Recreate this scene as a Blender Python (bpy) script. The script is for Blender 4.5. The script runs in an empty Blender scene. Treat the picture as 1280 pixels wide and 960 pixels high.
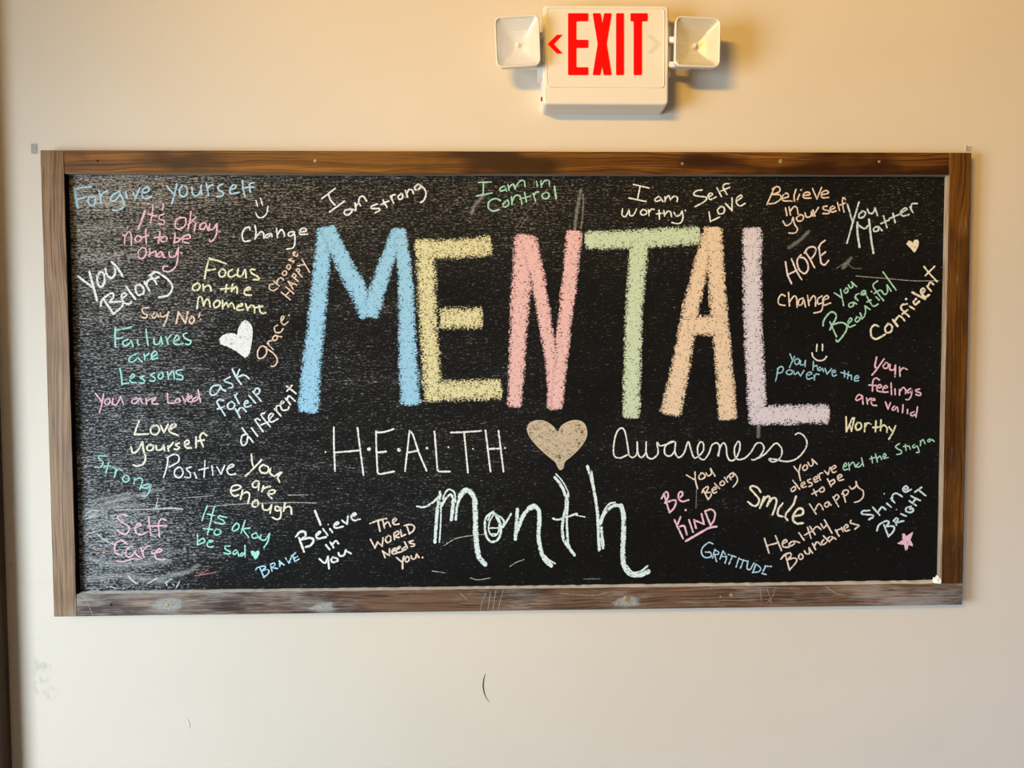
import bpy, bmesh, math, random
from mathutils import Vector, Matrix

random.seed(7)
scene = bpy.context.scene
COL = scene.collection

# ------------------------------------------------------------------ camera
BOARD_W, BOARD_H = 2.2, 1.0994          # chalkboard outside size (m)
ZC = 1.47                               # height of the board's centre
FRONT = -0.030                          # y of the frame's front face (wall plane is y = 0)
PANEL = -0.011                          # y of the writing surface
FPX = 960.0                             # focal length for a 1280 px wide image
CAM = Vector((-0.0542, FRONT - 1.8341, ZC + 0.0770))
pitch, yaw, roll = (math.radians(a) for a in (2.40627, -1.51960, -0.23945))
Rx = Matrix(((1, 0, 0), (0, math.cos(pitch), -math.sin(pitch)), (0, math.sin(pitch), math.cos(pitch))))
Ry = Matrix(((math.cos(yaw), 0, math.sin(yaw)), (0, 1, 0), (-math.sin(yaw), 0, math.cos(yaw))))
Rz = Matrix(((math.cos(roll), -math.sin(roll), 0), (math.sin(roll), math.cos(roll), 0), (0, 0, 1)))
R = Rz @ Rx @ Ry
def cvw(v): return Vector((v[0], v[2], -v[1]))
RIGHT, DOWN, FWD = cvw(R[0]), cvw(R[1]), cvw(R[2])
cam_data = bpy.data.cameras.new('camera')
cam_data.sensor_width = 36.0
cam_data.lens = FPX / 1280.0 * 36.0
cam = bpy.data.objects.new('camera', cam_data)
COL.objects.link(cam)
M3 = Matrix((RIGHT, -DOWN, -FWD)).transposed()
cam.matrix_world = Matrix.Translation(CAM) @ M3.to_4x4()
scene.camera = cam

def at(px, py, y=0.0):
    """point of the plane Y = y seen at photo pixel (px, py)"""
    d = RIGHT * ((px - 640.0) / FPX) + DOWN * ((py - 480.0) / FPX) + FWD
    return CAM + d * ((y - CAM.y) / d.y)

MPP = 1.8341 / FPX                      # metres per photo pixel on the board

# ------------------------------------------------------------------ light
scene.view_settings.view_transform = 'Standard'
scene.view_settings.look = 'None'
scene.view_settings.exposure = 0.0
scene.view_settings.gamma = 1.0
scene.view_settings.use_curve_mapping = False
scene.cycles.transparent_max_bounces = 24
world = bpy.data.worlds.new('world')
scene.world = world
world.use_nodes = True
world.node_tree.nodes['Background'].inputs[0].default_value = (1.0, 0.95, 0.88, 1)
world.node_tree.nodes['Background'].inputs[1].default_value = 0.3

TRIM_X = at(16, 960, 0).x               # edge of the brown casing at the far left
LEFT_X, ROOM_R, ROOM_F, CEIL = -2.7, 2.9, -4.2, 2.95
WIN = dict(y0=-3.1, y1=-1.1, z0=0.35, z1=1.75)      # low window in the left wall
FILL = dict(x0=-1.1, x1=0.5, z0=0.02, z1=1.3)      # unseen opening behind the viewer, added for the fill light
WIN_ENERGY, WIN_COL = 85.0, (0.765, 0.895, 1.0)
FILL_ENERGY, FILL_COL = 16.0, (0.42, 0.62, 1.0)
LAMP_ENERGY, LAMP_COL = 35.0, (1.0, 0.565, 0.08)

def area(name, loc, direction, sx, sy, energy, col, spread=180):
    l = bpy.data.lights.new(name, 'AREA')
    l.shape = 'RECTANGLE'; l.size = sx; l.size_y = sy; l.energy = energy; l.color = col
    l.spread = math.radians(spread)
    o = bpy.data.objects.new(name, l); COL.objects.link(o)
    o.location = loc
    o.rotation_euler = Vector(direction).to_track_quat('-Z', 'Y').to_euler()
    return o

# daylight through the low left window, an added cool fill from behind, warm light from the strip of ceiling lamps
area('window_daylight', (LEFT_X + 0.03, (WIN['y0'] + WIN['y1']) / 2, (WIN['z0'] + WIN['z1']) / 2), (1, 0.52, -0.26),
     WIN['z1'] - WIN['z0'], WIN['y1'] - WIN['y0'], WIN_ENERGY, WIN_COL, 112)
area('added_fill_light', ((FILL['x0'] + FILL['x1']) / 2, ROOM_F + 0.03, (FILL['z0'] + FILL['z1']) / 2), (0.75, 1, -0.20),
     FILL['x1'] - FILL['x0'], FILL['z1'] - FILL['z0'], FILL_ENERGY, FILL_COL, 60)
area('ceiling_lamp_light', (-1.35, -3.0, CEIL - 0.17), (1.02, 1, 0.02), 1.0, 0.2, LAMP_ENERGY, LAMP_COL, 94)

# ------------------------------------------------------------------ helpers
def link(name, bm, mat=None, parent=None, smooth=False):
    me = bpy.data.meshes.new(name)
    bm.normal_update()
    bm.to_mesh(me); bm.free()
    o = bpy.data.objects.new(name, me)
    COL.objects.link(o)
    if mat: me.materials.append(mat)
    if parent: o.parent = parent
    if smooth:
        for p in me.polygons: p.use_smooth = True
    return o

def empty(name, loc):
    o = bpy.data.objects.new(name, None); COL.objects.link(o)
    o.location = loc; o.empty_display_size = 0.05
    return o

def tag(o, label=None, cat=None, kind=None, group=None):
    if label: o['label'] = label
    if cat: o['category'] = cat
    if kind: o['kind'] = kind
    if group: o['group'] = group
    return o

def box_bm(x0, x1, y0, y1, z0, z1, bevel=0.0, seg=2, bm=None):
    own = bmesh.new()
    bmesh.ops.create_cube(own, size=1.0)
    for v in own.verts:
        v.co = Vector(((x0 + x1) / 2 + v.co.x * (x1 - x0), (y0 + y1) / 2 + v.co.y * (y1 - y0), (z0 + z1) / 2 + v.co.z * (z1 - z0)))
    if bevel:
        bmesh.ops.bevel(own, geom=list(own.edges), offset=bevel, segments=seg, affect='EDGES', profile=0.6)
    if bm is None: return own
    me = bpy.data.meshes.new('t'); own.to_mesh(me); own.free(); bm.from_mesh(me); bpy.data.meshes.remove(me)
    return bm

def rrect(w, h, r, n=5):
    """rounded rectangle outline (x, z), counter-clockwise, centred"""
    pts = []
    for cx, cz, a0 in ((w/2-r, h/2-r, 0), (-w/2+r, h/2-r, 90), (-w/2+r, -h/2+r, 180), (w/2-r, -h/2+r, 270)):
        for k in range(n + 1):
            a = math.radians(a0 + 90 * k / n)
            pts.append((cx + r * math.cos(a), cz + r * math.sin(a)))
    return pts

def loft(loops, cap_first=False, cap_last=False, bm=None):
    bm = bm or bmesh.new()
    rows = [[bm.verts.new(p) for p in lp] for lp in loops]
    n = len(rows[0])
    for a, b in zip(rows, rows[1:]):
        for i in range(n):
            bm.faces.new((a[i], a[(i+1) % n], b[(i+1) % n], b[i]))
    if cap_first: bm.faces.new(list(reversed(rows[0])))
    if cap_last: bm.faces.new(rows[-1])
    bmesh.ops.recalc_face_normals(bm, faces=list(bm.faces))
    return bm

def prism(poly, y0, y1, bm=None):
    """polygon of (x, z) extruded from y0 (back) to y1 (front)"""
    return loft([[(x, y0, z) for x, z in poly], [(x, y1, z) for x, z in poly]], True, True, bm)

def tube(pts, r, bm=None, n=10):
    bm = bm or bmesh.new()
    pts = [Vector(p) for p in pts]
    rows = []
    for i, p in enumerate(pts):
        t = (pts[min(i+1, len(pts)-1)] - pts[max(i-1, 0)]).normalized()
        u = t.cross(Vector((0, 1, 0)))
        if u.length < 1e-3: u = t.cross(Vector((1, 0, 0)))
        u.normalize(); w = t.cross(u)
        rr = r[i] if isinstance(r, (list, tuple)) else r
        rows.append([bm.verts.new(p + (u * math.cos(2*math.pi*k/n) + w * math.sin(2*math.pi*k/n)) * rr) for k in range(n)])
    for a, b in zip(rows, rows[1:]):
        for i in range(n): bm.faces.new((a[i], a[(i+1) % n], b[(i+1) % n], b[i]))
    bm.faces.new(list(reversed(rows[0]))); bm.faces.new(rows[-1])
    bmesh.ops.recalc_face_normals(bm, faces=list(bm.faces))
    return bm

def lin(r, g, b):
    f = lambda c: (c/255/12.92) if c/255 <= 0.04045 else ((c/255+0.055)/1.055) ** 2.4
    return (f(r), f(g), f(b), 1.0)

# ------------------------------------------------------------------ materials
class NT:
    """small node-tree writer"""
    def __init__(self, name):
        self.m = bpy.data.materials.new(name); self.m.use_nodes = True
        self.t = self.m.node_tree; self.n = self.t.nodes
        self.p = self.n['Principled BSDF']; self.out = self.n['Material Output']
    def node(self, typ, **kw):
        nd = self.n.new(typ)
        for k, v in kw.items(): setattr(nd, k, v)
        return nd
    def set(self, sock, v):
        if hasattr(v, 'is_output') or isinstance(v, bpy.types.NodeSocket): self.t.links.new(v, sock)
        else: sock.default_value = v
    def math(self, op, a, b=0.0, c=None, clamp=False):
        nd = self.node('ShaderNodeMath', operation=op, use_clamp=clamp)
        self.set(nd.inputs[0], a); self.set(nd.inputs[1], b)
        if c is not None: self.set(nd.inputs[2], c)
        return nd.outputs[0]
    def coord(self, which='Object'): return self.node('ShaderNodeTexCoord').outputs[which]
    def sep(self, v):
        nd = self.node('ShaderNodeSeparateXYZ'); self.set(nd.inputs[0], v); return nd.outputs
    def comb(self, x, y, z=0.0):
        nd = self.node('ShaderNodeCombineXYZ')
        for i, v in enumerate((x, y, z)): self.set(nd.inputs[i], v)
        return nd.outputs[0]
    def mapping(self, v, scale=(1, 1, 1), loc=(0, 0, 0)):
        nd = self.node('ShaderNodeMapping'); self.set(nd.inputs[0], v)
        nd.inputs['Location'].default_value = loc; nd.inputs['Scale'].default_value = scale
        return nd.outputs[0]
    def noise(self, v, scale=1.0, detail=3.0, rough=0.55, dist=0.0):
        nd = self.node('ShaderNodeTexNoise'); self.set(nd.inputs['Vector'], v)
        nd.inputs['Scale'].default_value = scale; nd.inputs['Detail'].default_value = detail
        nd.inputs['Roughness'].default_value = rough; nd.inputs['Distortion'].default_value = dist
        return nd.outputs[0]
    def smooth(self, v, a, b, lo=0.0, hi=1.0):
        nd = self.node('ShaderNodeMapRange', interpolation_type='SMOOTHSTEP')
        self.set(nd.inputs[0], v); self.set(nd.inputs[1], a); self.set(nd.inputs[2], b)
        nd.inputs[3].default_value = lo; nd.inputs[4].default_value = hi
        return nd.outputs[0]
    def mix(self, f, a, b):
        nd = self.node('ShaderNodeMix', data_type='RGBA')
        self.set(nd.inputs[0], f); self.set(nd.inputs[6], a); self.set(nd.inputs[7], b)
        return nd.outputs[2]
    def bump(self, h, strength=0.2, dist=0.001):
        nd = self.node('ShaderNodeBump'); nd.inputs['Strength'].default_value = strength
        nd.inputs['Distance'].default_value = dist; self.set(nd.inputs['Height'], h)
        self.t.links.new(nd.outputs[0], self.p.inputs['Normal'])
    def base(self, v): self.set(self.p.inputs['Base Color'], v)
    def rough(self, v): self.set(self.p.inputs['Roughness'], v)

def plain(name, col, rough=0.5, spec=0.5, noise_amt=0.06, metal=0.0):
    k = NT(name)
    n = k.noise(k.coord(), 40.0, 3)
    k.base(k.mix(k.math('MULTIPLY', n, noise_amt * 2), col, tuple(c * 0.7 for c in col[:3]) + (1,)))
    k.rough(rough); k.p.inputs['Specular IOR Level'].default_value = spec
    k.p.inputs['Metallic'].default_value = metal
    return k.m

def wall_paint(name, col, scuffs=False):
    k = NT(name)
    co = k.coord()
    fine = k.noise(co, 420.0, 3)
    soft = k.noise(co, 1.6, 3)
    c = k.mix(k.smooth(soft, 0.3, 0.7), col, tuple(x * 0.965 for x in col[:3]) + (1,))
    if scuffs:                      # grey rub marks low at the left, where people pass
        s = k.sep(co)
        for (px, py, rx, rz, amt) in ((52, 838, 0.028, 0.05, 0.26), (64, 866, 0.03, 0.022, 0.18), (44, 865, 0.012, 0.03, 0.16), (45, 728, 0.06, 0.004, 0.12), (14, 706, 0.003, 0.01, 0.4), (50, 797, 0.02, 0.008, 0.1)):
            p = at(px, py, 0)
            dx = k.math('DIVIDE', k.math('SUBTRACT', s[0], p.x), rx)
            dz = k.math('DIVIDE', k.math('SUBTRACT', s[2], p.z), rz)
            d = k.math('ADD', k.math('MULTIPLY', dx, dx), k.math('MULTIPLY', dz, dz))
            f = k.math('MULTIPLY', k.smooth(d, 1.0, 0.1), k.smooth(k.noise(k.mapping(co, (70, 1, 45)), 1.0, 3), 0.42, 0.62))
            c = k.mix(k.math('MULTIPLY', f, amt), c, (0.22, 0.19, 0.16, 1))
    k.base(c); k.rough(0.55); k.p.inputs['Specular IOR Level'].default_value = 0.25
    k.bump(fine, 0.12, 0.0006)
    return k.m

def wood(name, dark, mid, light, dust, seed, patches=0.5, dustcol=(0.52, 0.48, 0.43, 1), ends=None):
    """oiled softwood; UV u runs along the board, v across it (metres)"""
    k = NT(name)
    uv = k.mapping(k.coord('UV'), (1, 1, 1), (seed * 3.7, seed * 1.3, 0))
    warp = k.noise(k.mapping(uv, (2.2, 9, 1)), 1.0, 2)
    s = k.sep(uv)
    vv = k.math('ADD', s[1], k.math('MULTIPLY', k.math('SUBTRACT', warp, 0.5), 0.055))
    rings = k.noise(k.comb(k.math('MULTIPLY', s[0], 0.9), k.math('MULTIPLY', vv, 75)), 1.0, 2, 0.5)
    saw = k.math('FRACT', k.math('MULTIPLY', rings, 7.0))
    lines = k.math('MULTIPLY', k.smooth(saw, 0.45, 0.93), k.smooth(saw, 1.0, 0.95))
    fib = k.noise(k.mapping(uv, (6, 330, 1)), 1.0, 4, 0.65)
    big = k.noise(k.mapping(uv, (3.2, 7, 1)), 1.0, 3, 0.5)
    c = k.mix(k.smooth(rings, 0.32, 0.66), mid, light)
    c = k.mix(k.math('MULTIPLY', k.smooth(big, 0.47, 0.62), patches), c, dark)
    c = k.mix(k.math('MULTIPLY', lines, 0.72), c, dark)
    c = k.mix(k.math('MULTIPLY', k.smooth(fib, 0.46, 0.68), 0.6), c, dark)
    if dust:
        dn = k.noise(k.mapping(uv, (5, 14, 1), (9, 4, 0)), 1.0, 4, 0.6)
        df = k.noise(k.mapping(uv, (16, 260, 1)), 1.0, 4, 0.65)
        mixn = k.math('ADD', k.math('MULTIPLY', dn, 0.55), k.math('MULTIPLY', df, 0.45))
        if ends:                # chalkier towards the ends of the board
            u0 = k.sep(k.coord('UV'))[0]
            mixn = k.math('ADD', mixn, k.math('ADD', k.smooth(u0, ends[0], -1.0, 0.0, ends[2]), k.smooth(u0, ends[1], 1.0, 0.0, ends[2])))
        cov = k.math('MULTIPLY', k.smooth(mixn, 0.58 - 0.25 * dust, 0.78 - 0.2 * dust), min(1.0, 0.35 + 0.55 * dust))
        c = k.mix(cov, c, dustcol)
    k.base(c); k.rough(0.5); k.p.inputs['Specular IOR Level'].default_value = 0.3
    k.bump(k.math('ADD', fib, rings), 0.25, 0.0006)
    return k.m

def slate(name):
    """black-painted plywood with rubbed-in chalk dust, thickest where the board has been wiped most"""
    k = NT(name)
    co = k.coord(); s = k.sep(co)
    streak = k.noise(k.mapping(co, (130, 1, 380)), 1.0, 3, 0.65)
    streak2 = k.noise(k.mapping(co, (34, 1, 300), (3, 0, 7)), 1.0, 3, 0.6)
    speck = k.noise(co, 420.0, 2, 0.6)
    cloud = k.noise(k.mapping(co, (3.2, 1, 5.5), (1.2, 0, 3.4)), 1.0, 4, 0.6)
    wipe = k.noise(k.mapping(co, (2.4, 1, 26), (5, 0, 1)), 1.0, 4, 0.6, 0.8)
    left = k.smooth(s[0], -0.45, -1.08)
    mid = k.smooth(s[0], 0.95, -0.95)
    top = k.smooth(s[2], 0.10, 0.50)
    low = k.smooth(s[2], -0.30, -0.50)
    corner = k.math('MULTIPLY', k.smooth(s[0], -0.62, -0.95), k.smooth(s[2], -0.22, -0.36))
    D = k.math('ADD', k.math('MULTIPLY', left, 0.27), k.math('MULTIPLY', mid, 0.27))
    D = k.math('ADD', D, k.math('MULTIPLY', top, k.smooth(s[0], 1.1, 0.1, 0.17, 0.22)))
    D = k.math('ADD', D, k.math('MULTIPLY', k.math('SUBTRACT', cloud, 0.5), 0.55))
    D = k.math('SUBTRACT', D, k.math('MULTIPLY', low, 0.14))
    D = k.math('ADD', D, k.math('MULTIPLY', corner, 0.22))
    D = k.math('ADD', D, k.math('MULTIPLY', k.math('MULTIPLY', k.smooth(wipe, 0.48, 0.72), mid), 0.16))
    D = k.math('ADD', k.math('MAXIMUM', D, 0.0), 0.09)
    grain = k.math('ADD', k.math('MULTIPLY', streak, 0.62), k.math('MULTIPLY', streak2, 0.38))
    thr = k.math('SUBTRACT', 0.592, k.math('MULTIPLY', D, 0.19))
    cov = k.smooth(grain, thr, k.math('ADD', thr, 0.16))
    cov = k.math('MULTIPLY', cov, k.math('ADD', 0.24, k.math('MULTIPLY', D, 0.75), clamp=True))
    cov = k.math('ADD', cov, k.math('MULTIPLY', D, 0.036))
    cov = k.math('MULTIPLY', cov, k.math('ADD', 0.35, k.math('MULTIPLY', speck, 1.3)), clamp=True)
    dust = k.mix(k.smooth(s[2], -0.05, 0.42), (0.50, 0.52, 0.53, 1), (0.46, 0.42, 0.36, 1))  # warm light put into the dust colour towards the top
    k.base(k.mix(cov, (0.0040, 0.0037, 0.0035, 1), dust))
    k.rough(0.8); k.p.inputs['Specular IOR Level'].default_value = 0.08
    k.bump(streak, 0.25, 0.0004)
    return k.m

def chalk(name, col, cover=0.8, fine=330.0, soft=0.06, edge=0.3, amax=1.0):
    """dry chalk: covers the tooth of the board only in part, thinner towards the rim of the stroke"""
    k = NT(name)
    co = k.coord()
    n = k.math('ADD', k.math('MULTIPLY', k.noise(k.mapping(co, (0.62 * fine, 1, fine)), 1.0, 3, 0.6), 0.7),
               k.math('MULTIPLY', k.noise(co, fine * 0.28, 2), 0.3))
    v = k.math('ABSOLUTE', k.sep(k.coord('UV'))[1])
    e = k.math('POWER', v, 3.0 if amax > 0.6 else 1.4)
    thr = k.math('ADD', 0.68 - 0.42 * cover, k.math('MULTIPLY', e, edge * 0.5))
    a = k.smooth(n, k.math('SUBTRACT', thr, soft), k.math('ADD', thr, soft))
    tint = k.noise(co, fine * 0.5, 2)
    k.base(k.mix(tint, tuple(min(1, c * 1.06) for c in col[:3]) + (1,), tuple(c * 0.86 for c in col[:3]) + (1,)))
    k.rough(1.0); k.p.inputs['Specular IOR Level'].default_value = 0.0
    if amax < 1: a = k.math('MULTIPLY', a, amax)
    k.set(k.p.inputs['Alpha'], a)
    return k.m
# ------------------------------------------------------------------ the handwriting, stroke by stroke
PHRASES = [
("forgive_yourself", "chalk_words", "light blue chalk words reading Forgive yourself", "sky", 3.3, "T88,222 45,110 60,200 80,300; 34,108 52,215 70,300; 45,112 120,100 205,90; 60,220 150,195; 185,190 175,230 190,270 220,280 245,255 250,210 235,185 205,200; 285,130 300,190 305,250; 298,195 330,150 375,135; 490,140 440,160 405,200 405,235 450,225 490,180 495,150; 495,165 525,220 535,270 510,310 460,330 425,325; 555,140 565,205; 625,150 650,210 650,210 668,160 690,110; 720,150 770,145 790,110 760,95 725,125 715,180 750,210 810,190; 965,85 1000,130 1030,160; 1065,65 1045,150 1015,260; 1130,80 1095,110 1095,165 1130,190 1165,160 1165,100 1130,80; 1215,100 1221,160 1256,185 1296,150 1310,80; 1306,85 1306,140 1316,170; 1361,60 1381,180; 1371,110 1400,80 1426,75; 1521,65 1476,90 1486,125 1526,145 1521,180 1466,190; 1606,120 1646,105 1656,75 1626,75 1596,120 1606,160 1681,150; 1721,30 1726,110 1746,185; 1836,50 1796,60 1791,100 1801,145; 1721,108 1776,95 1836,95"),
("okay_not_okay", "chalk_words", "pink chalk words reading It's okay not to be okay", "pink", 2.8, "T88,222 W3.6 745,335 715,420 680,510; W2.8 825,265 820,350 800,450; 775,365 860,385; 775,262; 930,260 920,325; 935,365 890,385 890,415 935,430 935,465 880,460; 1100,390 1055,430 1050,490 1090,515 1145,480 1155,420 1130,400 1060,415; 1205,340 1195,430 1175,520; 1180,470 1260,390; 1225,440 1250,450 1240,530; 1346,450 1301,470 1296,510 1331,515 1356,480 1356,455 1366,500 1381,530; 1396,460 1386,510 1426,515 1466,460 1466,460 1461,560 1431,620 1401,640 1391,620; 1486,540; 525,575 545,590 540,660; 545,600 575,545 605,560 610,670; 660,590 645,620 665,640 700,630 705,595 670,580; 755,515 755,590 760,660; 715,600 780,575; 895,540 890,590 880,655; 840,600 930,590; 935,590 905,615 915,640 955,635 965,600 935,585; 1045,560 1045,600 1035,655; 1045,600 1085,600 1085,635 1045,650; 1085,630 1125,600; 1125,615 1195,605 1185,570 1135,590 1125,640 1185,655; 715,700 680,740 685,800 720,810 755,770 750,710 715,700; 795,710 790,790; 785,770 850,735 855,790; 905,740 870,770 875,795 910,780 920,745 930,790 945,800; 985,745 1000,795 1050,780 1080,700 1080,700 1075,800 1050,890 990,940 930,930 930,890 970,885; 1110,755"),
("smile_left", "chalk_smiley", None, "white", 2.6, "T240,222 640,230 655,285; 685,205 705,270; 635,350 660,395 700,400 745,360 760,290"),
("change_left", "chalk_words", "white chalk word reading Change below the smiley", "white", 2.9, "T240,222 580,520 570,495 530,510 500,570 520,635 580,630; 630,480 640,540 630,615; 635,600 690,540 715,560 720,605; 775,560 735,580 740,600 775,585 790,555 800,590; 845,510 855,600; 855,570 890,520 915,540 925,585; 1010,540 970,550 965,580 1000,580 1025,545 1025,545 1030,640 1010,700 950,715; 1075,545 1140,535 1135,510 1090,515 1080,565 1155,565"),
("you_belong_left", "chalk_words", "thick white chalk words reading You Belong", "white", 4.2, "T88,320 80,205 150,260 215,310; 190,160 220,270 265,440; 300,160 270,210 275,280 310,310 340,260 335,180 300,160 265,200; 350,130 365,190 410,220 445,180 445,120; 415,60 470,120 520,200; W3.7 330,430 385,510 430,580; 305,500 310,450 360,400 420,370 430,410 390,460; 390,460 440,460 520,460 510,510 430,580; 510,430 560,390 540,370 510,400 530,460 580,480 610,460; 560,310 610,380 650,430; 660,290 650,340 680,390 730,370 730,320 690,285 650,300; 740,260 790,345; 760,290 780,240 830,230 860,280; 880,210 840,230 810,210 820,170 860,160 900,180 980,240 1020,310 980,390 890,410; 790,195 850,160"),
("say_no", "chalk_words", "orange chalk words reading Say No", "orange", 2.7, "T88,320 780,515 720,530 730,570 770,590 750,620 710,610; 840,570 815,600 835,620 870,590 860,570 885,610; 900,570 910,610 960,590 985,560; 980,560 960,640 930,700; W3.4 1080,560 1060,670; 1080,560 1150,670 1150,670 1175,560; 1215,600 1190,650 1215,675 1240,630 1215,600; W2.6 T232,312 145,630 132,675; 150,697"),
("focus", "chalk_words", "pale yellow chalk words reading Focus on the moment", "yellow", 3.2, "T232,312 240,85 210,180 190,290; 240,90 320,110 405,140; 215,210 295,195; 360,195 335,230 345,270 385,265 400,225 375,195 350,205; 465,200 430,225 430,265 460,275 500,250; 525,195 520,260 560,265 595,200 605,280; 690,200 650,200 660,235 720,270 730,300 675,300; 115,335 75,365 75,405 120,405 145,360 120,330; 175,350 180,410; 180,385 220,355 245,370 255,410; 410,350 400,425; 350,395 480,385; 470,345 460,420; 475,400 500,370 515,385 515,435; 600,405 650,395 630,375 590,410 595,450 655,455; 115,590 130,480 160,480 180,560 180,560 205,500 235,510 245,570; 310,510 280,540 295,580 335,560 345,520 310,505; 370,510 370,590; 375,570 410,530 430,580 430,560 465,535 490,590; 515,575 565,560 565,540 520,565 520,605 575,600; 600,545 620,605; 620,590 660,555 690,580 690,630; 735,560 745,620 775,640 800,630; 705,580 770,565"),
("choose_happy", "chalk_words", "orange chalk words reading Choose Happy, written uphill", "orange", 2.4, "T232,312 875,345 840,355 840,395 880,410 920,385; 885,320 935,365; 912,345 920,305 955,280 978,305; 985,215 965,240 985,260 1010,245 1005,215 985,215; 1025,150 1010,180 1030,200 1050,175 1040,150 1022,152; 1060,90 1030,100 1060,115 1085,110 1075,130; 1080,62 1075,30 1095,25 1085,60 1115,65 1120,45; 955,425 1045,500; 1000,370 1080,440; 1000,460 1040,415; 1025,320 1075,395; 1025,320 1112,352; 1055,360 1078,340; 1065,265 1130,320; 1065,265 1080,240 1105,260 1085,285; 1105,205 1165,275; 1105,210 1120,190 1142,205 1125,238; 1165,100 1240,225; 1120,160 1195,150"),
("heart_white", "chalk_heart", "white chalk heart", "white", 0, "T240,384 P 530,125 575,150 605,210 605,300 590,400 575,470 530,510 480,470 420,430 350,395 290,375 268,330 300,285 350,262 420,260 450,275 460,220 490,160"),
("grace", "chalk_words", "orange chalk word reading grace, written uphill", "orange", 2.5, "T240,384 745,420 720,390 680,400 655,450 665,510 710,505 745,460 740,400; 740,410 800,450 845,500 850,550 820,590 790,590; 750,362 812,422; 768,378 762,345 800,330; 830,280 805,310 825,335 855,310 840,282; 840,285 895,295; 855,180 825,200 835,250 885,250 910,215; 890,150 920,100 900,90 890,140 920,175 960,145; 970,80"),
("failures", "chalk_words", "turquoise chalk words reading Failures are Lessons", "turq", 2.8, "T100,400 W3.6 355,80 350,170 355,265; W2.8 350,100 430,90 515,70; 350,190 420,180; 480,190 430,220 450,260 500,230 510,200 530,265; 580,200 575,235 592,248; 660,95 670,180 680,250; 740,180 745,240 790,235 810,170 810,170 825,240; 860,165 880,240; 870,200 910,150; 945,210 990,190 970,150 940,200 955,245 1030,235; 1065,130 1030,150 1060,190 1110,210 1090,245 1055,240; 560,340 500,370 490,410 530,420 580,370 580,340 590,390 620,415; 640,340 650,400; 650,365 690,335; 720,370 770,340 750,310 715,350 720,390 775,380; 400,490 415,570 420,645; 420,640 485,630; 500,590 545,560 530,540 500,580 510,620 560,625; 640,560 600,575 640,600 640,630 590,625; 745,530 705,550 750,580 740,610 695,605; 800,530 780,570 800,590 830,565 825,530 800,530; 875,520 885,590; 885,560 930,510 945,590; 1020,495 965,510 970,540 1025,560 1020,595 965,590"),
("loved", "chalk_words", "pink chalk words reading you are Loved", "pink", 2.7, "T100,400 155,735 215,815; 235,745 220,830 195,920; 270,790 245,820 265,845 300,825 295,790 270,785; 330,785 325,840 370,840 405,765 405,765 435,845; 570,780 525,800 520,830 560,830 600,780 620,830 640,835; 660,785 665,840; 665,810 710,785; 735,810 760,775 725,790 725,835 780,840; 875,735 880,830 880,830 940,835; 975,785 950,810 965,830 1000,815 990,785; 1025,765 1050,820 1050,820 1085,740; 1090,790 1120,765 1095,760 1080,810 1115,820; 1170,770 1130,790 1130,815 1170,800 1190,770; 1180,700 1205,820"),
("love_yourself", "chalk_words", "cream chalk words reading Love yourself", "cream", 3.4, "T110,510 510,130 485,200 465,265 465,265 600,260; 655,175 625,215 640,260 690,260 715,210 685,175 640,185; 725,175 760,245 760,245 800,165; 820,215 880,175 860,160 820,190 815,235 900,275; 430,390 450,450 500,420 545,340 545,340 555,420 575,500 550,560 490,580 455,570; 620,365 590,390 600,425 640,420 655,385 625,365; 680,380 690,420 740,410 755,365 765,425; 800,380 805,430; 800,405 850,350; 910,350 875,370 915,395 890,415 865,410; 970,370 1010,350 995,320 965,350 980,395 1030,400; 1080,290 1080,395; 1185,275 1150,250 1120,290 1150,385; 1100,330 1160,320"),
("positive", "chalk_words", "white chalk word reading Positive", "white", 2.7, "T110,510 800,490 790,580 755,695; 790,500 850,465 905,480 900,540 810,590; 920,590 870,620 870,680 920,695 950,650 930,600 900,590; 1030,590 985,610 1020,650 1020,695 970,690; 1065,650 1085,700; 1170,530 1160,690; 1110,620 1200,600; T260,555 40,220 50,310; 90,230 130,300 130,300 165,215; 200,250 260,215 230,205 190,255 215,305 275,300"),
("strong_left", "chalk_words", "teal chalk word reading Strong, written downhill", "teal", 2.6, "T110,510 180,480 110,480 110,510 150,540 130,590 70,590; 210,535 180,650; 165,585 225,580; 250,590 280,615 265,690; 275,635 310,610 340,625; 370,670 345,710 370,740 410,720 400,680 370,670; 470,700 460,755; 470,722 510,700 545,720 520,810; 610,760 570,770 540,795 590,800 630,765 630,765 610,840 580,880 530,880"),
("ask_for_help", "chalk_words", "pale blue chalk words reading ask for help", "ice", 3.0, "T240,450 270,250 210,260 180,310 195,350 240,340 280,280 280,245 300,290 335,310; 380,170 330,195 330,215 400,240 405,270 370,280; W3.4 405,95 440,170 490,240; W3 475,95 450,170 520,150 570,185; 315,405 275,395 250,425 290,490 330,555; 255,490 320,465; 385,420 355,450 370,490 415,480 425,440 395,415; 425,350 470,435; 432,370 450,335; 435,490 480,575; 455,520 480,480 510,480 540,515; 530,440 560,420 545,405 525,430 535,470 590,455; 570,355 635,430; 610,315 690,410; 620,320 640,285 675,290 670,330 640,350"),
("different", "chalk_words", "white chalk word reading different, written uphill", "white", 2.9, "T240,450 500,680 610,820; 540,740 500,760 490,820 510,855 545,830 560,760; 595,680 655,760; 630,600 710,715; 630,600 650,585 680,600; 728,530 692,552 780,665; 690,650 760,620; 775,590 815,545 790,535 765,570 790,620 860,590; 825,490 890,560; 845,505 845,462 880,455; 890,440 920,420 900,410 885,450 905,500 955,495 970,465; 935,385 985,445; 950,400 970,360 1030,410; 945,260 1040,335; 950,310 1000,255"),
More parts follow.
